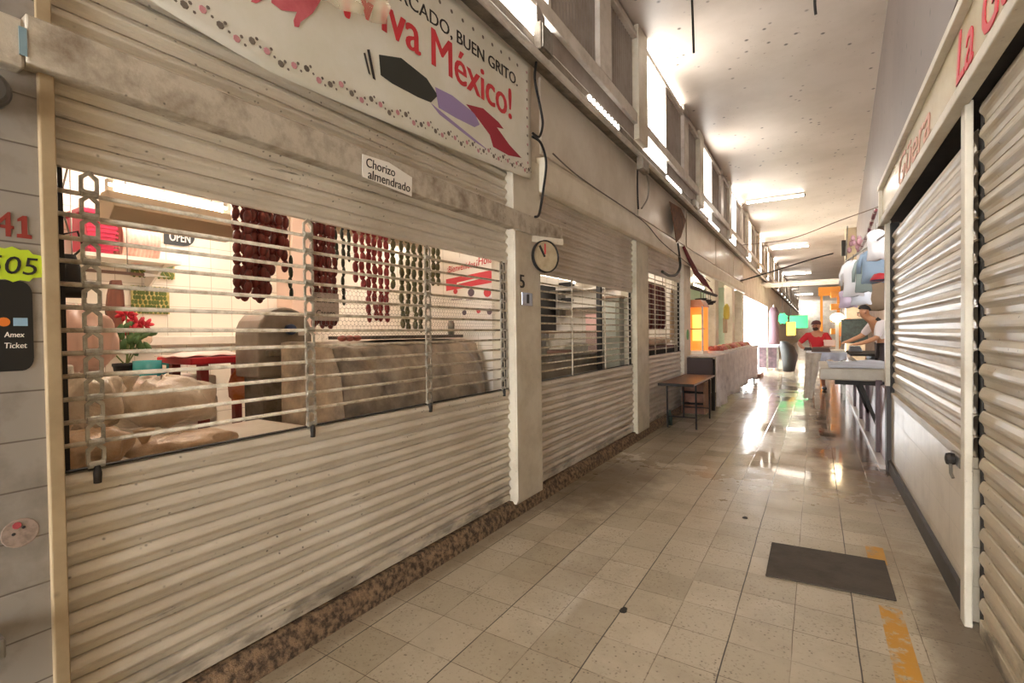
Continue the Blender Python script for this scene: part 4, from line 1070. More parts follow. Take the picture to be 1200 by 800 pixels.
# ------------------------------------------------------------------ SHOP 3 INTERIOR
X3 = -2.44
rt = empty('meat_rail', (X3, 8.0, 2.35), 'steel rail holding dark red meat slabs in the third shop', 'rail')
obj('rail', MB().tube([(X3, 7.2, 2.36), (X3, 9.5, 2.36)], .015, 8), M_steel, rt)
for yy in (7.4, 9.3): obj('hanger', MB().tube([(X3, yy, 2.36), (X3, yy, 2.99)], .008, 6), M_steel, rt)
for q in range(6):
    yy = 8.02+q*.25
    mb = MB().loft([[(X3+.05*s*math.cos(t), yy+.115*s*math.sin(t)*(1+.1*math.sin(3*t+q)), z) for t in [2*PI*i/14 for i in range(14)]] for s, z in ((.5, 2.34), (.9, 2.28), (1, 2.0), (1.02, 1.75), (.9, 1.6), (.5, 1.55))])
    tag(obj('meat_slab', mb, mat('maroon_meat', '#5a1a1e', .45, col2='#3e1114', nscale=8), loc=(X3, yy, 2.3), smooth=True), f'dark red meat slab in the third shop, {ords[q]} from the near end of its rail', 'meat', 'meat slabs in the third shop')
c3 = empty('meat_counter', (-2.7, 8.3, .12), 'dark counter behind the third grille', 'counter')
obj('body', MB().box(-2.75, -2.25, 7.3, 9.5, .12, 1.2), M_dark, c3, bevel=.01); obj('top', MB().box(-2.78, -2.22, 7.25, 9.55, 1.2, 1.25), mat('maroon_top', '#5d2a2c', .5), c3)
for q in range(4):
    yy = 8.1+q*.34
    tag(obj('tripe_pile', MB().ell((-2.42, yy, 1.33), (.16, .14, .08), 12, 7), mat('pale_tripe', '#d8c3a8', .45, col2='#bf9c88', nscale=16, bump=.4), loc=(-2.42, yy, 1.25), smooth=True), f'pale meat heap on the dark counter, {ords[q]} from its near end', 'meat', 'pale meat heaps in the third shop')
a = atx(795, 350, -2.5)
tag(obj('beige_apron', MB().loft([[(-2.27+.03*s*math.cos(t), 9.3+.12*s*math.sin(t), z) for t in [2*PI*i/12 for i in range(12)]] for s, z in ((.3, 2.3), (.8, 2.2), (.9, 1.9), (1.1, 1.5), (1.1, 1.35))]), mat('beige_cloth', '#c5ad8d', .8), loc=(-2.27, 9.3, 1.35), smooth=True), 'beige apron hanging at the right end of the third grille', 'apron')

# ------------------------------------------------------------------ BROWN FOLDING TABLE
M_tab = mat('brown_laminate', '#6e4432', .38, col2='#573324', nscale=5)
bt = empty('folding_table', (-1.8, 8.35, 0), 'brown folding table standing in the aisle before the third shutter', 'table')
obj('tabletop', MB().box(-2.03, -1.5, 7.4, 9.15, .70, .73), M_tab, bt, bevel=.008)
for xx, yy in ((-1.98, 7.75), (-1.55, 7.75), (-1.98, 8.85), (-1.55, 8.85)):
    obj('leg', MB().tube([(xx, yy, .70), (xx, yy+.03, 0)], .014, 8), M_black, bt)
for yy in (7.76, 8.86): obj('stretcher', MB().tube([(-1.98, yy, .18), (-1.55, yy, .18)], .01, 6), M_black, bt)
obj('edge_strip', MB().box(-2.025, -1.505, 7.395, 7.402, .69, .73), M_dark, bt)
cbx = empty('wooden_crate', (-1.85, 9.2, 0), 'dark brown slatted wooden crate under the stall counter', 'crate')
for q in range(3): obj('slat', MB().box(-2.05, -1.66, 9.02, 9.06, .04+q*.2, .2+q*.2), mat('crate_wood', '#7a4d35', .6, col2='#5a3624', nscale=6), cbx, bevel=.006)
obj('side', MB().box(-1.68, -1.64, 9.02, 9.5, .04, .6), mat('crate_wood_light', '#8d6243', .6), cbx, bevel=.006)
obj('back', MB().box(-2.05, -1.64, 9.5, 9.54, .04, .6), M_dark, cbx); obj('side', MB().box(-2.05, -2.01, 9.06, 9.5, .04, .6), M_dark, cbx)
p = atz(784, 498, 0)
tag(obj('green_bottle', MB().lathe([(.001, 0), (.04, 0), (.04, .14), (.015, .2), (.015, .24), (.001, .24)], (-2.0, 8.0, 0), 14), mat('green_glass', '#31463a', .3), loc=(-2.0, 8, 0), smooth=True), 'dark green bottle on the floor under the brown table', 'bottle')

# ------------------------------------------------------------------ FOOD STALL
sc = empty('stall_counter', (-1.9, 13.2, 0), 'stall counter with a wrinkled white cloth over its aisle side', 'counter')
obj('board', MB().box(-2.35, -1.58, 9.98, 17.2, .97, 1.02), mat('counter_pale', '#f0d9b4', .4), sc, bevel=.008)
mb = MB()
mb.grid(lambda u, v: (-1.56+.035*math.sin(u*70)*v+.03*v*math.sin(u*17), 9.6+7.6*u, 1.03-(.92+.05*math.sin(u*23))*v), 150, 8)
o = obj('cloth', mb, mat('white_tablecloth', '#d8d0cc', .75, col2='#b7aeae', nscale=6), sc, smooth=True)
md = o.modifiers.new('thick', 'SOLIDIFY'); md.thickness = .006
obj('cloth_top', MB().box(-2.13, -1.55, 9.62, 17.2, 1.022, 1.034), mat('white_tablecloth', '#d8d0cc', .75), sc, bevel=.004)
obj('end_board', MB().box(-2.13, -1.62, 9.60, 9.64, .62, 1.0), mat('dark_recess', '#3a241c', .6), sc)
for yy in (9.8, 13.4, 17.0): obj('leg', MB().box(-1.68, -1.62, yy, yy+.06, 0, .97), M_dark, sc)
# roasting oven with glowing front
ov = empty('roasting_oven', (-2.0, 10.6, 1.034), 'glowing orange roasting oven at the front of the stall', 'oven')
y0 = 10.35; xa, xb = -2.32, -1.92
obj('back_plate', MB().box(xa, xb, y0+.5, y0+.53, 1.05, 2.0), mat('glow_orange', '#d98840', .5, emit='#ff7a28', es=.55), ov)
obj('hot_core', MB().box(xa+.1, xb-.1, y0+.47, y0+.5, 1.3, 1.85), mat('glow_yellow', '#ffca70', .5, emit='#ffac4a', es=1.1), ov)
obj('hood', MB().prism([(xa-.03, y0, 2.0), (xb+.03, y0, 2.0), (xb-.05, y0, 2.14), (xa+.05, y0, 2.14)], (0, .56, 0)), mat('copper_hood', '#b0704e', .4, .4), ov)
obj('base_tray', MB().box(xa, xb, y0, y0+.53, 1.036, 1.1), M_sheetw, ov, bevel=.006)
for xx in (xa, xb-.03): obj('side_frame', MB().box(xx, xx+.03, y0, y0+.04, 1.1, 2.0), M_steel, ov)
obj('spit', MB().tube([(xa, y0+.25, 1.55), (xb, y0+.25, 1.55)], .012, 6), M_steel, ov)
# pendant light-colored kitchen rack
rk = empty('utensil_rack', (-2.0, 11.6, 2.1), 'dark rack with hanging pans above the stall counter', 'rack')
obj('rail', MB().tube([(-2.2, 10.1, 2.42), (-2.1, 11.2, 2.38), (-2.05, 12.7, 2.36)], .035, 8), M_dark, rk)
for q in range(5):
    yy = 11.0+q*.28
    obj('pan', MB().lathe([(.001, 0), (.1, 0), (.13, .05), (.12, .05), (.09, .01), (.001, .01)], (-2.08, yy, 2.15-.05*(q % 2)), 12), M_dark, rk, smooth=True)
    obj('pan_hook', MB().tube([(-2.08, yy, 2.15), (-2.08, yy, 2.38)], .01, 5), M_steel, rk)
tag(obj('yellow_bag', MB().loft([[(-1.95+.08*s*math.cos(t), 13.6+.14*s*math.sin(t), z) for t in [2*PI*i/10 for i in range(10)]] for s, z in ((.4, 2.2), (.9, 2.1), (1, 1.9), (.7, 1.8))]), mat('yellow_plastic', '#d9c04e', .4), loc=(-1.95, 13.6, 1.8), smooth=True), 'yellow bag hanging in the stall behind its post', 'bag')
tag(obj('menu_frame', MB().box(-2.1, -2.06, 14.0, 14.5, 1.45, 1.85).box(-2.06, -2.05, 14.05, 14.45, 1.5, 1.8), mat('frame_tan', '#b79a78', .5), loc=(-2.08, 14.2, 1.45), bevel=.01), 'tan framed card hanging inside the stall', 'frame')
mt_ = [mat('roast_red', '#b2523f', .4, col2='#8c3a2c', nscale=20), mat('roast_pink', '#d08578', .4, col2='#b86a5a', nscale=20), mat('roast_tan', '#c79a6c', .4, col2='#a67a4e', nscale=20)]
places = ['beside the glowing oven', 'next on the white counter', 'in front of the stall post', 'behind the stall post', 'on the middle of the white counter', 'past the middle of the white counter', 'near the far end of the white counter', 'at the far end of the white counter', 'in the second last place on the counter', 'in the last place on the counter']
for q in range(10):
    yy = 11.2+q*.55
    ty = empty('meat_tray', (-1.82, yy, 1.034), ['tray of red cooked meat ', 'tray of pink cooked meat ', 'tray of tan cooked meat '][q % 3]+places[q], 'tray', 'meat trays along the stall counter')
    obj('tray', MB().loft([[(-1.82+.2*s*math.cos(t), yy+.24*s*math.sin(t), 1.034+h) for t in [2*PI*i/14 for i in range(14)]] for s, h in ((.85, 0), (1, .05), (.96, .05), (.82, .012))]), M_sheetw, ty)
    h_ = MB()
    for w_ in range(6):
        h_.ell((-1.82+.09*math.cos(w_*1.05), yy+.12*math.sin(w_*1.05), 1.1+.03*(w_ % 2)), (.075, .085, .055), 8, 5)
    obj('meat', h_, mt_[q % 3], ty, smooth=True)
for q, (yy, lbl) in enumerate([(10.7, 'lit lamp above the roasting oven of the stall'), (14.2, 'lit lamp deep in the mint walled stall')]):
    batten(yy, yy+1.6, -2.9, 2.72, lbl, False)
p = atx(805, 392, -2.07)
tag(obj('green_sticker', MB().lathe([(.002, 0), (.1, 0), (.1, .006), (.002, .006)], (-2.0745, 9.68, p.z), 16, 'x'), mat('green_sticker', '#1f9a4a', .5), loc=(-2.07, 9.68, p.z)), 'round green sticker on the post by the stall', 'sticker')

# ------------------------------------------------------------------ LEFT SIDE FAR: bench, bags, signs
def card_sign(px, py, Y, w, h, m, label, star=False):
    p = aty(px, py, Y)
    root = empty('hanging_card', p, label, 'sign')
    if star:
        pts = [(p.x+w/2*(1 if k % 2 else .78)*math.cos(2*PI*k/16), Y, p.z+h/2*(1 if k % 2 else .78)*math.sin(2*PI*k/16)) for k in range(16)]
    else:
        pts = [(p.x-w/2, Y, p.z-h/2), (p.x+w/2, Y, p.z-h/2), (p.x+w/2, Y, p.z+h/2), (p.x-w/2, Y, p.z+h/2)]
    obj('card', MB().prism(pts, (0, .012, 0)), m, root)
    obj('cord', MB().tube([(p.x, Y+.01, p.z+h*.3), (p.x, Y+.01, 3.6)], .008, 5), M_dark, root)
M_gc = mat('green_card', '#2fb866', .5); M_yc = mat('yellow_card', '#e6b13a', .5)
card_sign(917, 373, 25, .48, .55, M_gc, 'bright green star card hanging left of the yellow card', True)
card_sign(936, 377, 27, .75, .60, M_gc, 'green rectangular card hanging behind the red shirted person')
card_sign(927, 385, 26, .36, .62, M_yc, 'yellow card hanging between the two green cards')
struct('trim_cord_beam', MB().box(-2.1, 1.2, 24.9, 27.2, 3.6, 3.66), M_rail)
a = aty(900, 360, 24)
mc = empty('mauve_column', (a.x, 24, 0), 'mauve clothed stand beside the bright exit', 'stand')
obj('cloth', MB().loft([[(a.x+.22+.16*s*math.cos(t)*(1+.15*math.sin(4*t)), 24+.16*s*math.sin(t), z) for t in [2*PI*i/16 for i in range(16)]] for s, z in ((1.2, .9), (1.1, 1.4), (1.0, 1.9), (1.1, 2.3), (.6, 2.5))]), mat('mauve_cloth', '#5f4850', .85), mc, smooth=True)
obj('pole', MB().tube([(a.x+.22, 24, 0), (a.x+.22, 24, 2.6)], .03, 8), M_steel, mc)
bn_ = empty('grey_bench', (-1.75, 22.5, 0), 'grey bench with dark side standing beside the exit', 'bench')
p = atz(893, 421, 0); yb_ = 20.5
xa = aty(885, 400, yb_).x; xb = aty(913, 400, yb_).x
obj('seat', MB().box(xa, xb, yb_, yb_+1.2, .86, .95), mat('bench_grey', '#9b93a0', .5), bn_, bevel=.02)
for xx in (xa+.05, (xa+xb)/2, xb-.05):
    obj('leg', MB().box(xx-.03, xx+.03, yb_+.02, yb_+.1, 0, .86), M_steel, bn_)
obj('back_panel', MB().box(xa+.05, xb-.05, yb_+.7, yb_+.75, .05, .86), mat('dark_mauve', '#4d3d44', .7, col2='#7a6068', nscale=5), bn_)
xa = aty(914, 400, 20.2).x; xb = aty(934, 400, 20.2).x
tag(obj('black_sack', MB().loft([[((xa+xb)/2+(xb-xa)/2*s*math.cos(t)+dx, 20.3+.3*s*math.sin(t), z) for t in [2*PI*i/14 for i in range(14)]] for s, z, dx in ((.7, .02, 0), (.85, .3, .02), (1, .6, .03), (.9, .9, -.05), (.4, 1.1, -.15))]), M_black, loc=((xa+xb)/2, 20.3, 0), smooth=True), 'bulky black sack standing beside the grey bench', 'sack')
# small sill board projecting at the exit
p = atz(885, 442, .35)
tag(obj('brown_step', MB().box(-2.1, -1.5, 17.4, 18.4, .001, .1), mat('brown_step', '#8a5e4c', .6), loc=(-1.8, 18, 0), bevel=.01), 'low brown step at the end of the stall counter', 'step')

# ------------------------------------------------------------------ RIGHT STALLS
M_marble = mat('pinkish_marble', '#b9a0a0', .3, col2='#8f7478', nscale=4, lo=.4, hi=.62)
struct('wall_right_stall_base', MB().box(.64, .74, 6.6, 22, 0, .84), M_marble)
struct('trim_base_edge', MB().box(.58, .64, 6.5, 22, .0, .045), mat('white_edge', '#c9c0b8', .3))
for i, yy in enumerate([7.15, 8.55, 9.7, 11.2]):
    struct('trim_stall_post', MB().box(.60, .66, yy, yy+.1, .04, .9), mat('dark_red_post', '#3f1a1c', .45))
struct('floor_right_stall', MB().box(.74, 3.0, 6.75, 22, 0, .36), mat('stall_floor', '#8a7566', .7))
ts = empty('stone_slab_table', (.4, 8.1, .8), 'thick pale slab table jutting into the aisle beside the closed shutter', 'table')
ya = 7.15
x0 = aty(960, 438, ya).x; zt = aty(1000, 432, ya).z; zb_ = aty(1000, 446, ya).z
obj('slab', MB().box(x0, .95, ya, ya+1.6, zb_, zt), mat('pale_slab', '#a99f8f', .45, col2='#988d7c', nscale=3), ts, bevel=.015)
for xx, yy in ((.42, ya+.15), (.42, ya+1.4)):
    obj('bracket_leg', MB().prism([(xx, yy, zb_), (xx+.05, yy, zb_), (.66, yy, .3), (.62, yy, .3)], (0, .05, 0)), M_dark, ts)
obj('underframe', MB().box(.2, .9, ya+.1, ya+.16, zb_-.06, zb_), M_dark, ts)
mb = MB(); mb.grid(lambda u, v: (x0+.1+(.9-x0)*u, ya+.02+1.5*v, zt+.014+.02*math.sin(u*8)*math.sin(v*5)+.03*math.sin(u*3.1)*math.sin(PI*v)), 20, 14)
o = tag(obj('grey_cloth', mb, mat('grey_blue_cloth', '#b4b8c2', .8, col2='#9ea1ab', nscale=5), loc=(.4, ya+.6, zt), smooth=True), 'pale grey cloth spread over the slab table', 'cloth')
md = o.modifiers.new('thick', 'SOLIDIFY'); md.thickness = .006
# second table, draped
t2 = empty('draped_table', (.2, 13.1, 0), 'long market table draped with pale cloth before the red shirted person', 'table')
x0, x1, y0, y1, zt = -.16, .55, 12.4, 13.9, 1.0
obj('board', MB().box(x0, x1, y0, y1, zt-.03, zt), M_dark, t2)
for xx, yy in ((x0+.06, y0+.1), (x0+.06, y1-.1), (x1-.04, y0+.1), (x1-.04, y1-.1)): obj('leg', MB().box(xx-.025, xx+.025, yy-.025, yy+.025, 0, zt-.03), M_steel, t2)
mb = MB(); mb.grid(lambda u, v: (x0-.015+(x1-x0+.02)*u, y0-.03+.012*math.sin(u*40)*v, zt+.012-(.14+.06*math.sin(u*9+1)**2)*v), 40, 6)
mb.grid(lambda u, v: (x0-.02, y0-.03+(y1-y0+.05)*u, zt+.012-(.10+.03*math.sin(u*15))*v), 30, 3)
mb.grid(lambda u, v: (x0-.02+(x1-x0+.03)*u, y0-.03+(y1-y0+.05)*v, zt+.012), 6, 6)
o = obj('cloth', mb, mat('pale_sheet', '#c2c6d2', .8, col2='#abaebb', nscale=4), t2, smooth=True)
mb = MB(); mb.grid(lambda u, v: (x0-.03-.04*v+(.30-.14*v)*u+.0*v, y0-.06-.03*v+.015*math.sin(u*14), zt+.005-.985*v), 16, 12)
o = obj('long_drape', mb, mat('greige_drape', '#b6ab9c', .8, col2='#a09484', nscale=5), t2, smooth=True)
# goods on draped table
for q, (px, py, rx, ry, rz, c1, lb) in enumerate([(962, 409, .18, .2, .05, '#6d5a52', 'brown folded garment pile on the draped table'), (1002, 407, .12, .2, .06, '#8b8f9c', 'blue grey folded garment pile on the draped table'),
                                                 (947, 410, .09, .2, .035, '#3f3b3d', 'dark folded garment at the aisle edge of the draped table')]):
    p = aty(px, py, 12.75+.4*q)
    zz = zt+.018; mb = MB()
    for k in range(3): mb.box(p.x-rx+.01*k, p.x+rx-.012*k, p.y-ry+.02*k, p.y+ry-.01*k, zz+k*rz*.66, zz+(k+1)*rz*.66-.004)
    tag(obj('folded_garments', mb, mat('garment_'+c1, c1, .85), loc=(p.x, p.y, zz), bevel=.012), lb, 'clothes')

# hanging garments
def garment(px, py, Y, w, h, col, label, sleeves=True, rough=.8, m=None):
    c = aty(px, py, Y); m = m or mat('cloth_'+col, col, rough)
    root = empty('hanging_garment', (c.x, Y, c.z), label, 'garment', 'garments hung above the right stall')
    secs = [(.16, .5), (.62, .46), (1, .38), (.92, .1), (.88, -.2), (1.0, -.5)]
    mb = MB().loft([[(c.x+w/2*s*math.cos(t), Y+w*.16*s*math.sin(t)*(1+.35*math.sin(5*t+zz*6)), c.z+h*zz+.02*math.sin(3*t)) for t in [2*PI*i/16 for i in range(16)]] for s, zz in secs])
    if sleeves:
        for sg in (-1, 1):
            mb.tube([(c.x+sg*w*.40, Y, c.z+h*.38), (c.x+sg*w*.56, Y+.02, c.z+h*.12), (c.x+sg*w*.58, Y+.03, c.z-h*.2)], [w*.12, w*.11, w*.09], 8)
    obj('cloth', mb, m, root, smooth=True)
    obj('hanger_hook', MB().tube([(c.x, Y, c.z+h*.49), (c.x, Y, c.z+h*.49+.1)], .006, 5), M_steel, root)
M_bagw = mat('white_plastic_bag', '#f4f1f2', .2, emit='#ffffff', es=.0)
garment(1027, 287, 7.6, .2, .36, '#f2eff0', 'bright white bagged garment hung highest beside the shutter edge', False, .2, M_bagw)
garment(1024, 312, 8.0, .28, .42, '#8a9cae', 'blue grey shirt hung below the white bag')
garment(1012, 322, 8.4, .2, .46, '#9aa6a0', 'grey green shirt hung left of the blue grey one')
garment(1000, 326, 8.6, .26, .5, '#f0eef0', 'white bagged shirt hung at the aisle end of the rail', True, .2, M_bagw)
garment(994, 350, 8.9, .24, .24, '#d9c7dc', 'lilac white garment bag hung lowest over the goods', False, .25)
garment(1009, 348, 8.7, .26, .2, '#dfe2ea', 'pale blue white garment below the white shirt', False, .3)
garment(1030, 345, 11.9, .34, .6, '#9a8670', 'brown coat hung beside the closed shutter')
garment(994, 322, 8.9, .12, .26, '#7d6a7c', 'mauve scarf bundle hung at the aisle end', False)
p = aty(1031, 329, 7.5)
cp = empty('peaked_hat', p, 'red and dark blue peaked cap hung above the brown coat', 'cap')
obj('crown', MB().lathe([(.001, .1), (.06, .085), (.095, .03), (.1, 0), (.001, 0)], p, 16), M_red, cp, smooth=True)
obj('brim', MB().prism([(p.x+.1*math.cos(a), p.y-.03-.16*math.sin(a), p.z-.005) for a in [PI*k/8 for k in range(9)]], (0, 0, .012)), mat('navy_brim', '#2a2b4a', .6), cp)
gr = empty('garment_rail', (.6, 8.2, 2.9), 'striped slanting pole and rail holding the hanging garments', 'rail')
obj('striped_pole', MB().tube([aty(1008, 292, 8.6), aty(1017, 275, 8.2), aty(1026, 246, 7.5)], .022, 8), mat('pole_maroon', '#8d4a52', .5, col2='#e3d3cb', nscale=9, lo=.48, hi=.52), gr)
obj('rail', MB().tube([(.72, 7.2, 2.62), (.40, 9.2, 2.55)], .014, 8), M_steel, gr)
for a_, b_ in (((.72, 7.2, 2.62), (.72, 7.2, 3.1)), ((.40, 9.2, 2.55), (.42, 9.2, 3.1))): obj('drop_rod', MB().tube([a_, b_], .01, 6), M_steel, gr)
p = aty(1004, 283, 8.6)
tag(obj('flower_bunch', (lambda mb: [mb.ell(Vector(p)+Vector((random.uniform(-.1, .1), random.uniform(-.08, .08), random.uniform(-.12, .06))), (.03, .03, .045), 7, 5) for _ in range(12)] and mb)(MB()), mat('flower_pink', '#c79aa0', .6, col2='#8a5a5e', nscale=20), loc=p, smooth=True), 'pink and dark ribbon bunch tied to the striped pole', 'ribbon bunch')

# orange scaffold shelf far right with goods
os_ = empty('orange_rack', (.4, 20, 0), 'tall orange rack standing far down the aisle', 'rack')
a = aty(961, 345, 20); b = aty(985, 400, 20)
for xx in (a.x, b.x-.1):
    obj('upright', MB().box(xx, xx+.08, 20, 20.08, 0, a.z+.25), mat('orange_paint', '#d98a2a', .5), os_)
obj('top_beam', MB().box(a.x-.05, b.x, 19.98, 20.1, a.z-.05, a.z+.25), mat('orange_paint', '#d98a2a', .5), os_)
for q in range(6):
    z = .5+q*.42
    obj('shelf', MB().box(a.x+.3, b.x, 19.9, 20.4, z, z+.2), mat('orange_box', '#e0953a', .5, col2='#c77a28', nscale=5), os_, bevel=.02)
p = aty(981, 372, 13.2)
lp = empty('bulb_lamp', (p.x, 13.2, 0), 'bright bare bulb lamp on a pale stand in the right stall', 'lamp')
obj('bulb', MB().ell(p, (.13, .13, .10), 14, 10), mat('bulb_glow', '#ffffff', .3, emit='#ffe2b0', es=14), lp, smooth=True)
obj('stand', MB().tube([(p.x, 13.2, 1.03), (p.x, 13.2, p.z-.08)], .035, 8), M_sheetw, lp)
obj('base', MB().lathe([(.001, 0), (.14, 0), (.14, .03), (.03, .04), (.001, .04)], (p.x, 13.2, 1.02), 14), M_sheetw, lp)
for q, (px, py, Y, w, h, c1, lb) in enumerate([(989, 384, 13.6, .22, .4, '#c8784a', 'orange box beside the bulb lamp'), (1001, 388, 12.6, .45, .5, '#5f6a5e', 'dark green stacked box behind the white shirted person'), (972, 402, 12.7, .2, .12, '#e9c7b4', 'low pinkish box in front of the bulb stand')]):
    p = aty(px, py, Y); bx_ = empty('goods_box', (p.x, Y, 1.0), lb, 'box')
    mb_ = MB()
    z0 = max(1.012, p.z-h/2)
    obj('carton', MB().box(p.x-w/2, p.x+w/2, Y-.15, Y+.15, z0, z0+h), mat('box_'+c1, c1, .7, col2='#4a463e' if q == 1 else None, nscale=9), bx_, bevel=.015)
    obj('lid', MB().box(p.x-w/2-.01, p.x+w/2+.01, Y-.16, Y+.16, z0+h-.03, z0+h+.01), mat('box_'+c1, c1, .7), bx_)
struct('trim_goods_shelf', MB().box(.6, 1.8, 12.0, 14.0, .96, 1.0), M_dark)
struct('trim_goods_shelf_leg', MB().box(1.0, 1.1, 12.1, 13.9, .36, .96), M_dark)
# far hanging white lamps boxes
for q, (py, Y) in enumerate([(360, 46), (368, 40)]):
    p = aty(945, py, Y)
    struct('window_far', MB().box(p.x-.9, p.x+.9, Y, Y+.05, p.z-.25, p.z+.25), M_glow) if False else None
# grey stand loudspeaker on the far column
p = aty(974, 292, 23)
tag(obj('wall_speaker', MB().box(.86, 1.0, 22.9, 23.1, p.z-.3, p.z+.3), M_dark, loc=(.9, 23, p.z), bevel=.02), 'small dark box fixed to the far beige column', 'speaker')

# ------------------------------------------------------------------ PEOPLE
def skin_figure(name, joints, edges, parent, m, sub=2):
    me = bpy.data.meshes.new(name)
    org = Vector(parent['_loc']) if parent is not None else Vector((0, 0, 0))
    keys = list(joints); idx = {k: i for i, k in enumerate(keys)}
    me.from_pydata([Vector(joints[k][0])-org for k in keys], [(idx[a], idx[b]) for a, b in edges], [])
    o = bpy.data.objects.new(name, me); COL.objects.link(o); me.materials.append(m)
    if parent is not None: o.parent = parent
    md = o.modifiers.new('skin', 'SKIN')
    lay = me.skin_vertices[0].data
    for k in keys:
        r = joints[k][1]; lay[idx[k]].radius = (r, r) if not isinstance(r, tuple) else r
        lay[idx[k]].use_root = False
    lay[0].use_root = True
    md.use_smooth_shade = True
    s = o.modifiers.new('sub', 'SUBSURF'); s.levels = s.render_levels = sub
    return o
def person(base, J, label, skin, shirt, trousers, hair, shoe, cap=None, strap=None, bare_leg=False):
    root = empty('person', base, label, 'person')
    B = Vector(base)
    j = {k: (B+Vector(p), r) for k, (p, r) in J.items()}
    E_ = [('pelvis', 'waist'), ('waist', 'chest'), ('chest', 'neck'), ('neck', 'jaw'), ('jaw', 'head'), ('head', 'crown')]
    for s in 'lr':
        E_ += [('chest', 'sh'+s), ('sh'+s, 'el'+s), ('el'+s, 'wr'+s), ('wr'+s, 'pa'+s), ('pelvis', 'hip'+s), ('hip'+s, 'kn'+s), ('kn'+s, 'an'+s), ('an'+s, 'to'+s)]
        wr, pa = j['wr'+s][0], j['pa'+s][0]
        d = (pa-wr).normalized(); side = d.cross(Vector((0, 0, 1))); side = side.normalized() if side.length > .1 else Vector((1, 0, 0))
        for q in range(4):
            f = pa+d*(.045+.008*(1-abs(q-1.5)))+side*(q-1.5)*.018
            j[f'f{q}{s}'] = (f, .008); j[f'g{q}{s}'] = (f+d*.025+Vector((0, 0, -.02)), .007)
            E_ += [('pa'+s, f'f{q}{s}'), (f'f{q}{s}', f'g{q}{s}')]
        j['th'+s] = (wr+d*.04+side*.045, .009); E_ += [('wr'+s, 'th'+s)]
    skin_figure('body', j, E_, root, skin)
    hd = j['head'][0]; face = (j['jaw'][0]-j['neck'][0])
    cl = {k: (v[0], v[1]+.016 if not isinstance(v[1], tuple) else tuple(q+.016 for q in v[1])) for k, v in j.items()}
    skin_figure('shirt', {k: cl[k] for k in ('pelvis', 'waist', 'chest', 'shl', 'ell', 'shr', 'elr')}, [('pelvis', 'waist'), ('waist', 'chest'), ('chest', 'shl'), ('shl', 'ell'), ('chest', 'shr'), ('shr', 'elr')], root, shirt)
    ks = ['pelvis', 'hipl', 'knl', 'hipr', 'knr']; ed = [('pelvis', 'hipl'), ('hipl', 'knl'), ('pelvis', 'hipr'), ('hipr', 'knr')]
    if not bare_leg: ks += ['anl', 'anr']; ed += [('knl', 'anl'), ('knr', 'anr')]
    cl2 = {k: (v[0], v[1]+.02 if not isinstance(v[1], tuple) else tuple(q+.02 for q in v[1])) for k, v in j.items()}
    skin_figure('trousers', {k: cl2[k] for k in ks}, ed, root, trousers)
    for s in 'lr':
        a, b = j['an'+s][0], j['to'+s][0]; mid = (a*.35+b*.65)
        ang = math.atan2((b-a).y, (b-a).x)
        obj('shoe', MB().ell((mid.x, mid.y, B.z+.045), (.14, .05, .045), 12, 7, Matrix.Rotation(ang, 3, 'Z')), shoe, root, smooth=True)
    c = j['crown'][0]; fd = J['_face'] if '_face' in J else Vector((-1, 0, 0))
    return root, j
M_skin = mat('skin_tan', '#a8755a', .5); M_skin2 = mat('skin_light', '#c08a66', .5)
def head_details(root, hd, fd, hairm, capm=None, mask=None, long=False):
    """eyes, nose, mouth, ears, hair round a head centre; fd = facing direction (unit, horizontal-ish)"""
    fd = fd.normalized(); sd = fd.cross(Vector((0, 0, 1))).normalized(); up = sd.cross(fd)
    for s in (-1, 1):
        obj('eye', MB().ell(hd+fd*.088+sd*.032*s+up*.008, (.012, .012, .008), 8, 6), M_black, root, smooth=True)
        obj('ear', MB().ell(hd+sd*.083*s-up*.01, (.016, .016, .03), 8, 6), M_skin, root, smooth=True)
    obj('nose', MB().ell(hd+fd*.10-up*.018, (.016, .016, .024), 8, 6), M_skin, root, smooth=True)
    obj('mouth', MB().ell(hd+fd*.088-up*.058, (.02, .02, .007), 8, 5), mat('lips', '#7d3f38', .5), root, smooth=True)
    mb = MB(); mb.grid(lambda u, v: hd-fd*.012+up*.012+(fd*math.cos(2*PI*u)*.10+sd*math.sin(2*PI*u)*.092)*math.sin(v*(.95+.75*(1-math.cos(2*PI*u))*.5))*1.0+up*.122*math.cos(v*(.95+.75*(1-math.cos(2*PI*u))*.5)), 20, 8, True)
    obj('hair', mb, hairm, root, smooth=True)
    if capm:
        mb = MB().lathe([(.104, .035), (.1, .08), (.07, .125), (.001, .14)], hd, 18); obj('cap', mb, capm, root, smooth=True)
        b0 = hd+up*.045
        obj('cap_brim', MB().prism([b0+(fd*math.cos(a)*.2+sd*math.sin(a)*.1) for a in [-PI/2+PI*k/10 for k in range(11)]], (0, 0, .012)), capm, root)
    if mask:
        obj('beard', MB().ell(hd+fd*.045-up*.07, (.065, .065, .05), 10, 7), mask, root, smooth=True)
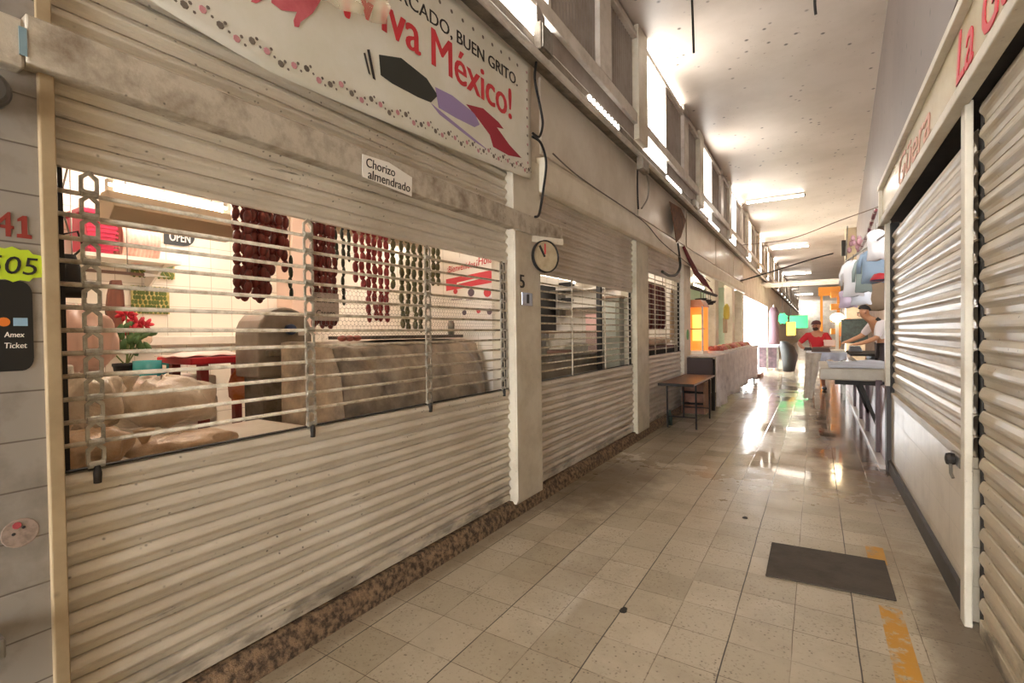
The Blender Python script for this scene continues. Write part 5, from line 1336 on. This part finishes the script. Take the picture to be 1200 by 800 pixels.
# red shirted person behind the draped table
bp = Vector((.02, 14.4, 0))
JA = {'pelvis': ((0, 0, .90), .14), 'waist': ((0, -.02, 1.08), .135), 'chest': ((0, -.06, 1.30), .15), 'neck': ((0, -.09, 1.46), .06), 'jaw': ((-.01, -.12, 1.52), .075), 'head': ((-.01, -.12, 1.60), .088), 'crown': ((-.01, -.11, 1.67), .07),
      'shl': ((-.2, -.06, 1.36), .07), 'ell': ((-.38, -.12, 1.16), .05), 'wrl': ((-.3, -.45, 1.06), .035), 'pal': ((-.27, -.53, 1.06), .034),
      'shr': ((.2, -.06, 1.36), .07), 'elr': ((.3, -.25, 1.13), .05), 'wrr': ((.12, -.45, 1.06), .035), 'par': ((.08, -.52, 1.06), .034),
      'hipl': ((-.1, 0, .84), .1), 'knl': ((-.1, -.03, .47), .065), 'anl': ((-.1, 0, .09), .042), 'tol': ((-.11, -.15, .04), .035),
      'hipr': ((.1, 0, .84), .1), 'knr': ((.12, -.02, .47), .065), 'anr': ((.14, .03, .09), .042), 'tor': ((.17, -.12, .04), .035)}
pr_, jj = person(bp, JA, 'person in a red shirt and dark cap leaning over the draped table', M_skin, mat('red_shirt', '#b3202c', .8), mat('dark_shorts', '#3c2c28', .8), None, M_black, bare_leg=True)
head_details(pr_, jj['head'][0], Vector((-.35, -1, -.1)), mat('black_hair', '#1d1715', .6), mat('maroon_cap', '#4d2422', .7), mat('dark_beard', '#3a2620', .7))
# white shirted person in the right stall
bp = Vector((1.03, 10.9, .36))
JB = {'pelvis': ((.04, 0, .84), .14), 'waist': ((0, 0, 1.0), .13), 'chest': ((-.1, -.02, 1.2), .14), 'neck': ((-.21, -.03, 1.33), .055), 'jaw': ((-.27, -.04, 1.37), .075), 'head': ((-.29, -.04, 1.45), .088), 'crown': ((-.29, -.03, 1.52), .07),
      'shl': ((-.14, .16, 1.24), .065), 'ell': ((-.3, .2, 1.02), .048), 'wrl': ((-.5, .12, .92), .034), 'pal': ((-.57, .1, .90), .033),
      'shr': ((-.06, -.18, 1.24), .065), 'elr': ((-.12, -.24, .98), .048), 'wrr': ((-.35, -.16, .88), .034), 'par': ((-.43, -.14, .87), .033),
      'hipl': ((.04, .1, .78), .1), 'knl': ((.0, .1, .42), .07), 'anl': ((.03, .1, .08), .045), 'tol': ((-.13, .1, .04), .035),
      'hipr': ((.04, -.1, .78), .1), 'knr': ((.0, -.1, .42), .07), 'anr': ((.03, -.1, .08), .045), 'tor': ((-.13, -.1, .04), .035)}
pw, jw = person(bp, JB, 'person in a white shirt and grey trousers bending over the right stall', M_skin2, mat('white_shirt', '#e3d9d8', .8), mat('charcoal_trousers', '#4a4242', .85), None, M_black)
head_details(pw, jw['head'][0], Vector((-1, -.25, -.25)), mat('black_hair', '#1d1715', .6))
c = bp+Vector((0, 0, 0))
obj('shoulder_strap', MB().tube([bp+Vector((-.12, -.19, 1.33)), bp+Vector((.0, -.2, 1.22)), bp+Vector((.1, -.19, 1.02)), bp+Vector((.14, -.12, .95))], .03, 8), M_black, pw, smooth=True)

# ------------------------------------------------------------------ WORLD AND LAMPS
w = bpy.data.worlds.new('sky'); S.world = w; w.use_nodes = True
bgd = w.node_tree.nodes['Background']
bgd.inputs[0].default_value = (.96, .98, 1.0, 1); bgd.inputs[1].default_value = 11.0
S.view_settings.view_transform = 'Standard'; S.view_settings.look = 'None'
S.view_settings.exposure = 1.15; S.view_settings.gamma = 1.0; S.view_settings.use_curve_mapping = False
S.cycles.max_bounces = 8; S.cycles.diffuse_bounces = 5; S.cycles.transparent_max_bounces = 12
S.cycles.sample_clamp_indirect = 8
